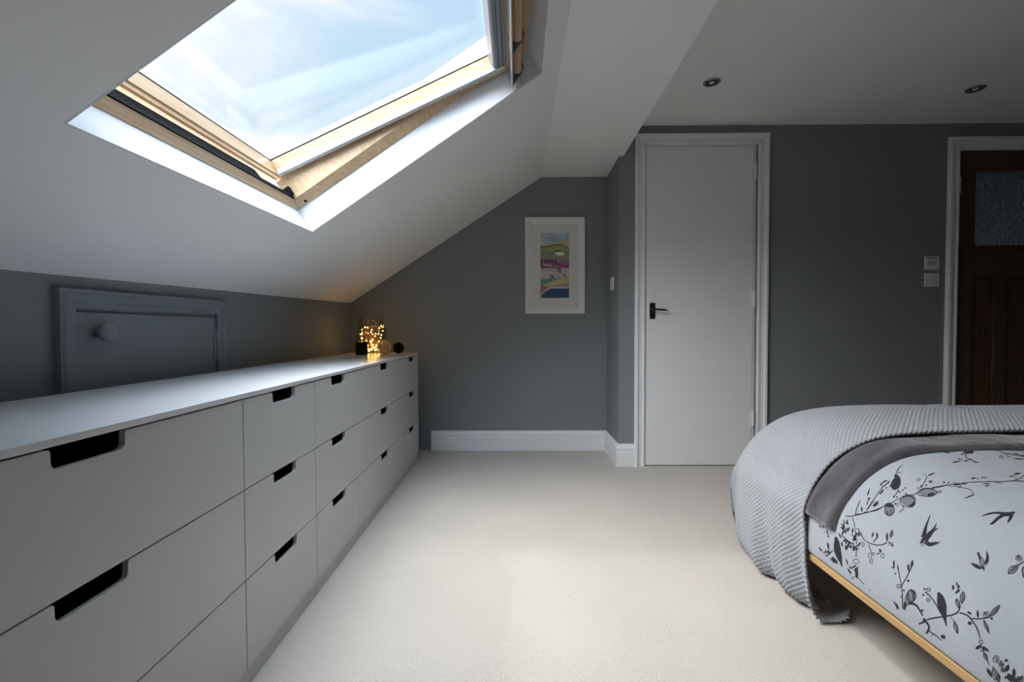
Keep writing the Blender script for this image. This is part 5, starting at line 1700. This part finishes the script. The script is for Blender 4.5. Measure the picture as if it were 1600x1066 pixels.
1 2844 8447 2846 8467 -58 -10 -66 -12 -37 -27 -46 -32 -48 -38 -48 -39 -34 -27 -34 -27
"""
for _l in PRINT_RAW.strip().splitlines():
    _n = [int(q) for q in _l.split()]
    _p, _o = [0, 0, 0, 0], []
    for _k in range(1, len(_n), 4):
        _p = [a + b for a, b in zip(_p, _n[_k:_k + 4])]
        _o.append(_p)
    PRINT.append((_n[0], _o))
# PRINT END


def add_print(ob):
    """the printed birds and branches: thin ink shapes lying in the cloth"""
    if not PRINT:
        return
    vs, fs, mi = [], [], []
    me = ob.data
    base = len(me.vertices)
    reps = [(0, 0), (.86, .02), (0, -.88), (.86, -.86)]
    for ra_, rb_ in reps:
        for ink, pts in PRINT:
            q = np.array(pts, float) / 10000.0
            A_ = q[:, 0::2] + ra_
            B_ = q[:, 1::2] + rb_
            if A_.min() < .03 or A_.max() > DL - .04 or B_.min() < -.3 or (B_.max() > 1.28 and (ra_ or rb_)):
                continue
            k = base + len(vs)
            # left edge, centre, right edge of every rib
            Am = np.stack([A_[:, 0], A_.mean(1), A_[:, 1]], 1)
            Bm = np.stack([B_[:, 0], B_.mean(1), B_[:, 1]], 1)
            W_ = duvet_point(Am, Bm, .0007 + .0002 * ink)
            vs += [tuple(p) for p in W_.reshape(-1, 3)]
            for i in range(len(q) - 1):
                for j in range(2):
                    fs.append((k + i * 3 + j, k + i * 3 + 3 + j, k + i * 3 + 4 + j, k + i * 3 + 1 + j))
                    mi.append(2 - ink)
    bm = bmesh.new()
    bm.from_mesh(me)
    nv = [bm.verts.new(p) for p in vs]
    for f_, m_ in zip(fs, mi):
        try:
            q = bm.faces.new([nv[i - base] for i in f_])
            q.material_index = m_
            q.smooth = True
        except ValueError:
            pass
    bm.to_mesh(me)
    bm.free()


add_print(duvet)

# dark plush throw lying between duvet and knit
a0 = .150
aa = np.linspace(a0, DL - .2, 260)
bb = np.linspace(1.245, 1.44, 44)
A, B = np.meshgrid(aa, bb, indexing='ij')
e1 = np.clip((B - 1.245) / .016, 0, 1)
e2 = np.clip((A - a0) / .014, 0, 1)
thick = .0165 * np.sqrt(1 - (1 - e1) ** 2) * np.sqrt(1 - (1 - e2) ** 2)
fade = np.clip((B - 1.34) / .05, 0, 1)
wr = (.0035 * np.sin(A * 21 + 4 * B) + .003 * np.sin(B * 55 + 3 * np.sin(A * 5))) * e1 * e2 * (1 - fade)
B2 = B + .010 * np.sin(A * 4.5 + .6) * (1 - np.clip((B - 1.245) / .2, 0, 1)) + .022 * np.exp(-((A - a0) / .05) ** 2) * 0
P = duvet_point(A, B2, 0.0012 + thick - .007 * fade + wr)
pl_ = grid_mesh('plush_blanket', P, 'plush', smooth=True)
tag(pl_, 'dark charcoal plush blanket tucked under the pale knitted throw', 'blanket')

# knitted throw
KOFF = .027
_t = np.gradient(DC, axis=0)
_t /= np.linalg.norm(_t, axis=1)[:, None]
_o = DC + np.stack([-_t[:, 1], _t[:, 0]], 1) * KOFF
_i0 = int(np.argmax(DC[:, 1] > .335))
_i1 = len(DC) - int(np.argmax(DC[::-1, 1] > .26))
KN = [(.968, .020), (.940, .008), (.905, .008), (.872, .022), (.850, .065), (.842, .13), (.839, .20), (.841, .27)] + [tuple(p) for p in _o[_i0:_i1:22]]
KC, KL = curve(KN, 900)
KS = np.linspace(0, KL, 900)
na, nb = 1000, 290
A, B = np.meshgrid(np.linspace(0, KL, na), np.linspace(1.365, 2.12, nb), indexing='ij')
xk, zk = np.interp(A, KS, KC[:, 0]), np.interp(A, KS, KC[:, 1])
tx = np.interp(A + .005, KS, KC[:, 0]) - np.interp(A - .005, KS, KC[:, 0])
tz = np.interp(A + .005, KS, KC[:, 1]) - np.interp(A - .005, KS, KC[:, 1])
L = np.sqrt(tx * tx + tz * tz)
nxk, nzk = -tz / L, tx / L
y, drop = foot(B)
F = 1 - np.clip(drop / .60, 0, .85)
left = xk < 1.6
hang = np.clip(1 - zk / .36, 0, 1) * left
hang = hang * hang * (3 - 2 * hang)
z = .004 + (zk - .004) * F
x = xk + np.where(left, inset(y), -inset(y))
# hanging folds grow towards the hem
gq = np.interp(y, [1.36, 1.45, 1.52, 1.60, 1.68, 1.76, 1.84, 1.92, 2.0], [.020, .034, .010, .016, -.006, -.010, .022, .012, .02])
fold = .012 * np.sin((y - 1.36) * 38) + .006 * np.sin((y - 1.3) * 71)
x = x + hang * (gq + fold)
x = x + .006 * np.clip(1 - np.abs(zk - .3) / .3, 0, 1) * np.sin((y - 1.3) * 26) * left
# follow the gentle unevenness of the duvet below
aD = A - np.interp(.335, KC[:200, 1], KS[:200]) + DS[_i0]
puff = .005 * np.sin(aD * 6.1 + .9 * np.sin(B * 4.0)) * np.sin(B * 5.3 + 1.0) * np.clip((aD - .12) / .2, 0, 1)
x = x + nxk * puff
z = z + nzk * puff
# stitches: staggered lumps
pa_, pb_ = .0150, .0165
st_ = np.sin(2 * np.pi * A / pa_) * np.sin(2 * np.pi * B / pb_)
st_ = .0035 * np.sign(st_) * np.abs(st_) ** .7
edge_b = np.clip(1 - (B - 1.365) / .010, 0, 1)
P = np.stack([x + nxk * st_, y, z + nzk * st_ - .004 * edge_b ** 2], -1)
P[..., 2] = np.maximum(P[..., 2], .003)
knit = grid_mesh('knitted_throw', P, 'knit_wool', smooth=True)
md = knit.modifiers.new('thickness', 'SOLIDIFY')
md.thickness = .006
md.offset = -1
tag(knit, 'pale grey chunky knitted throw hanging over the bed corner to the carpet', 'throw')
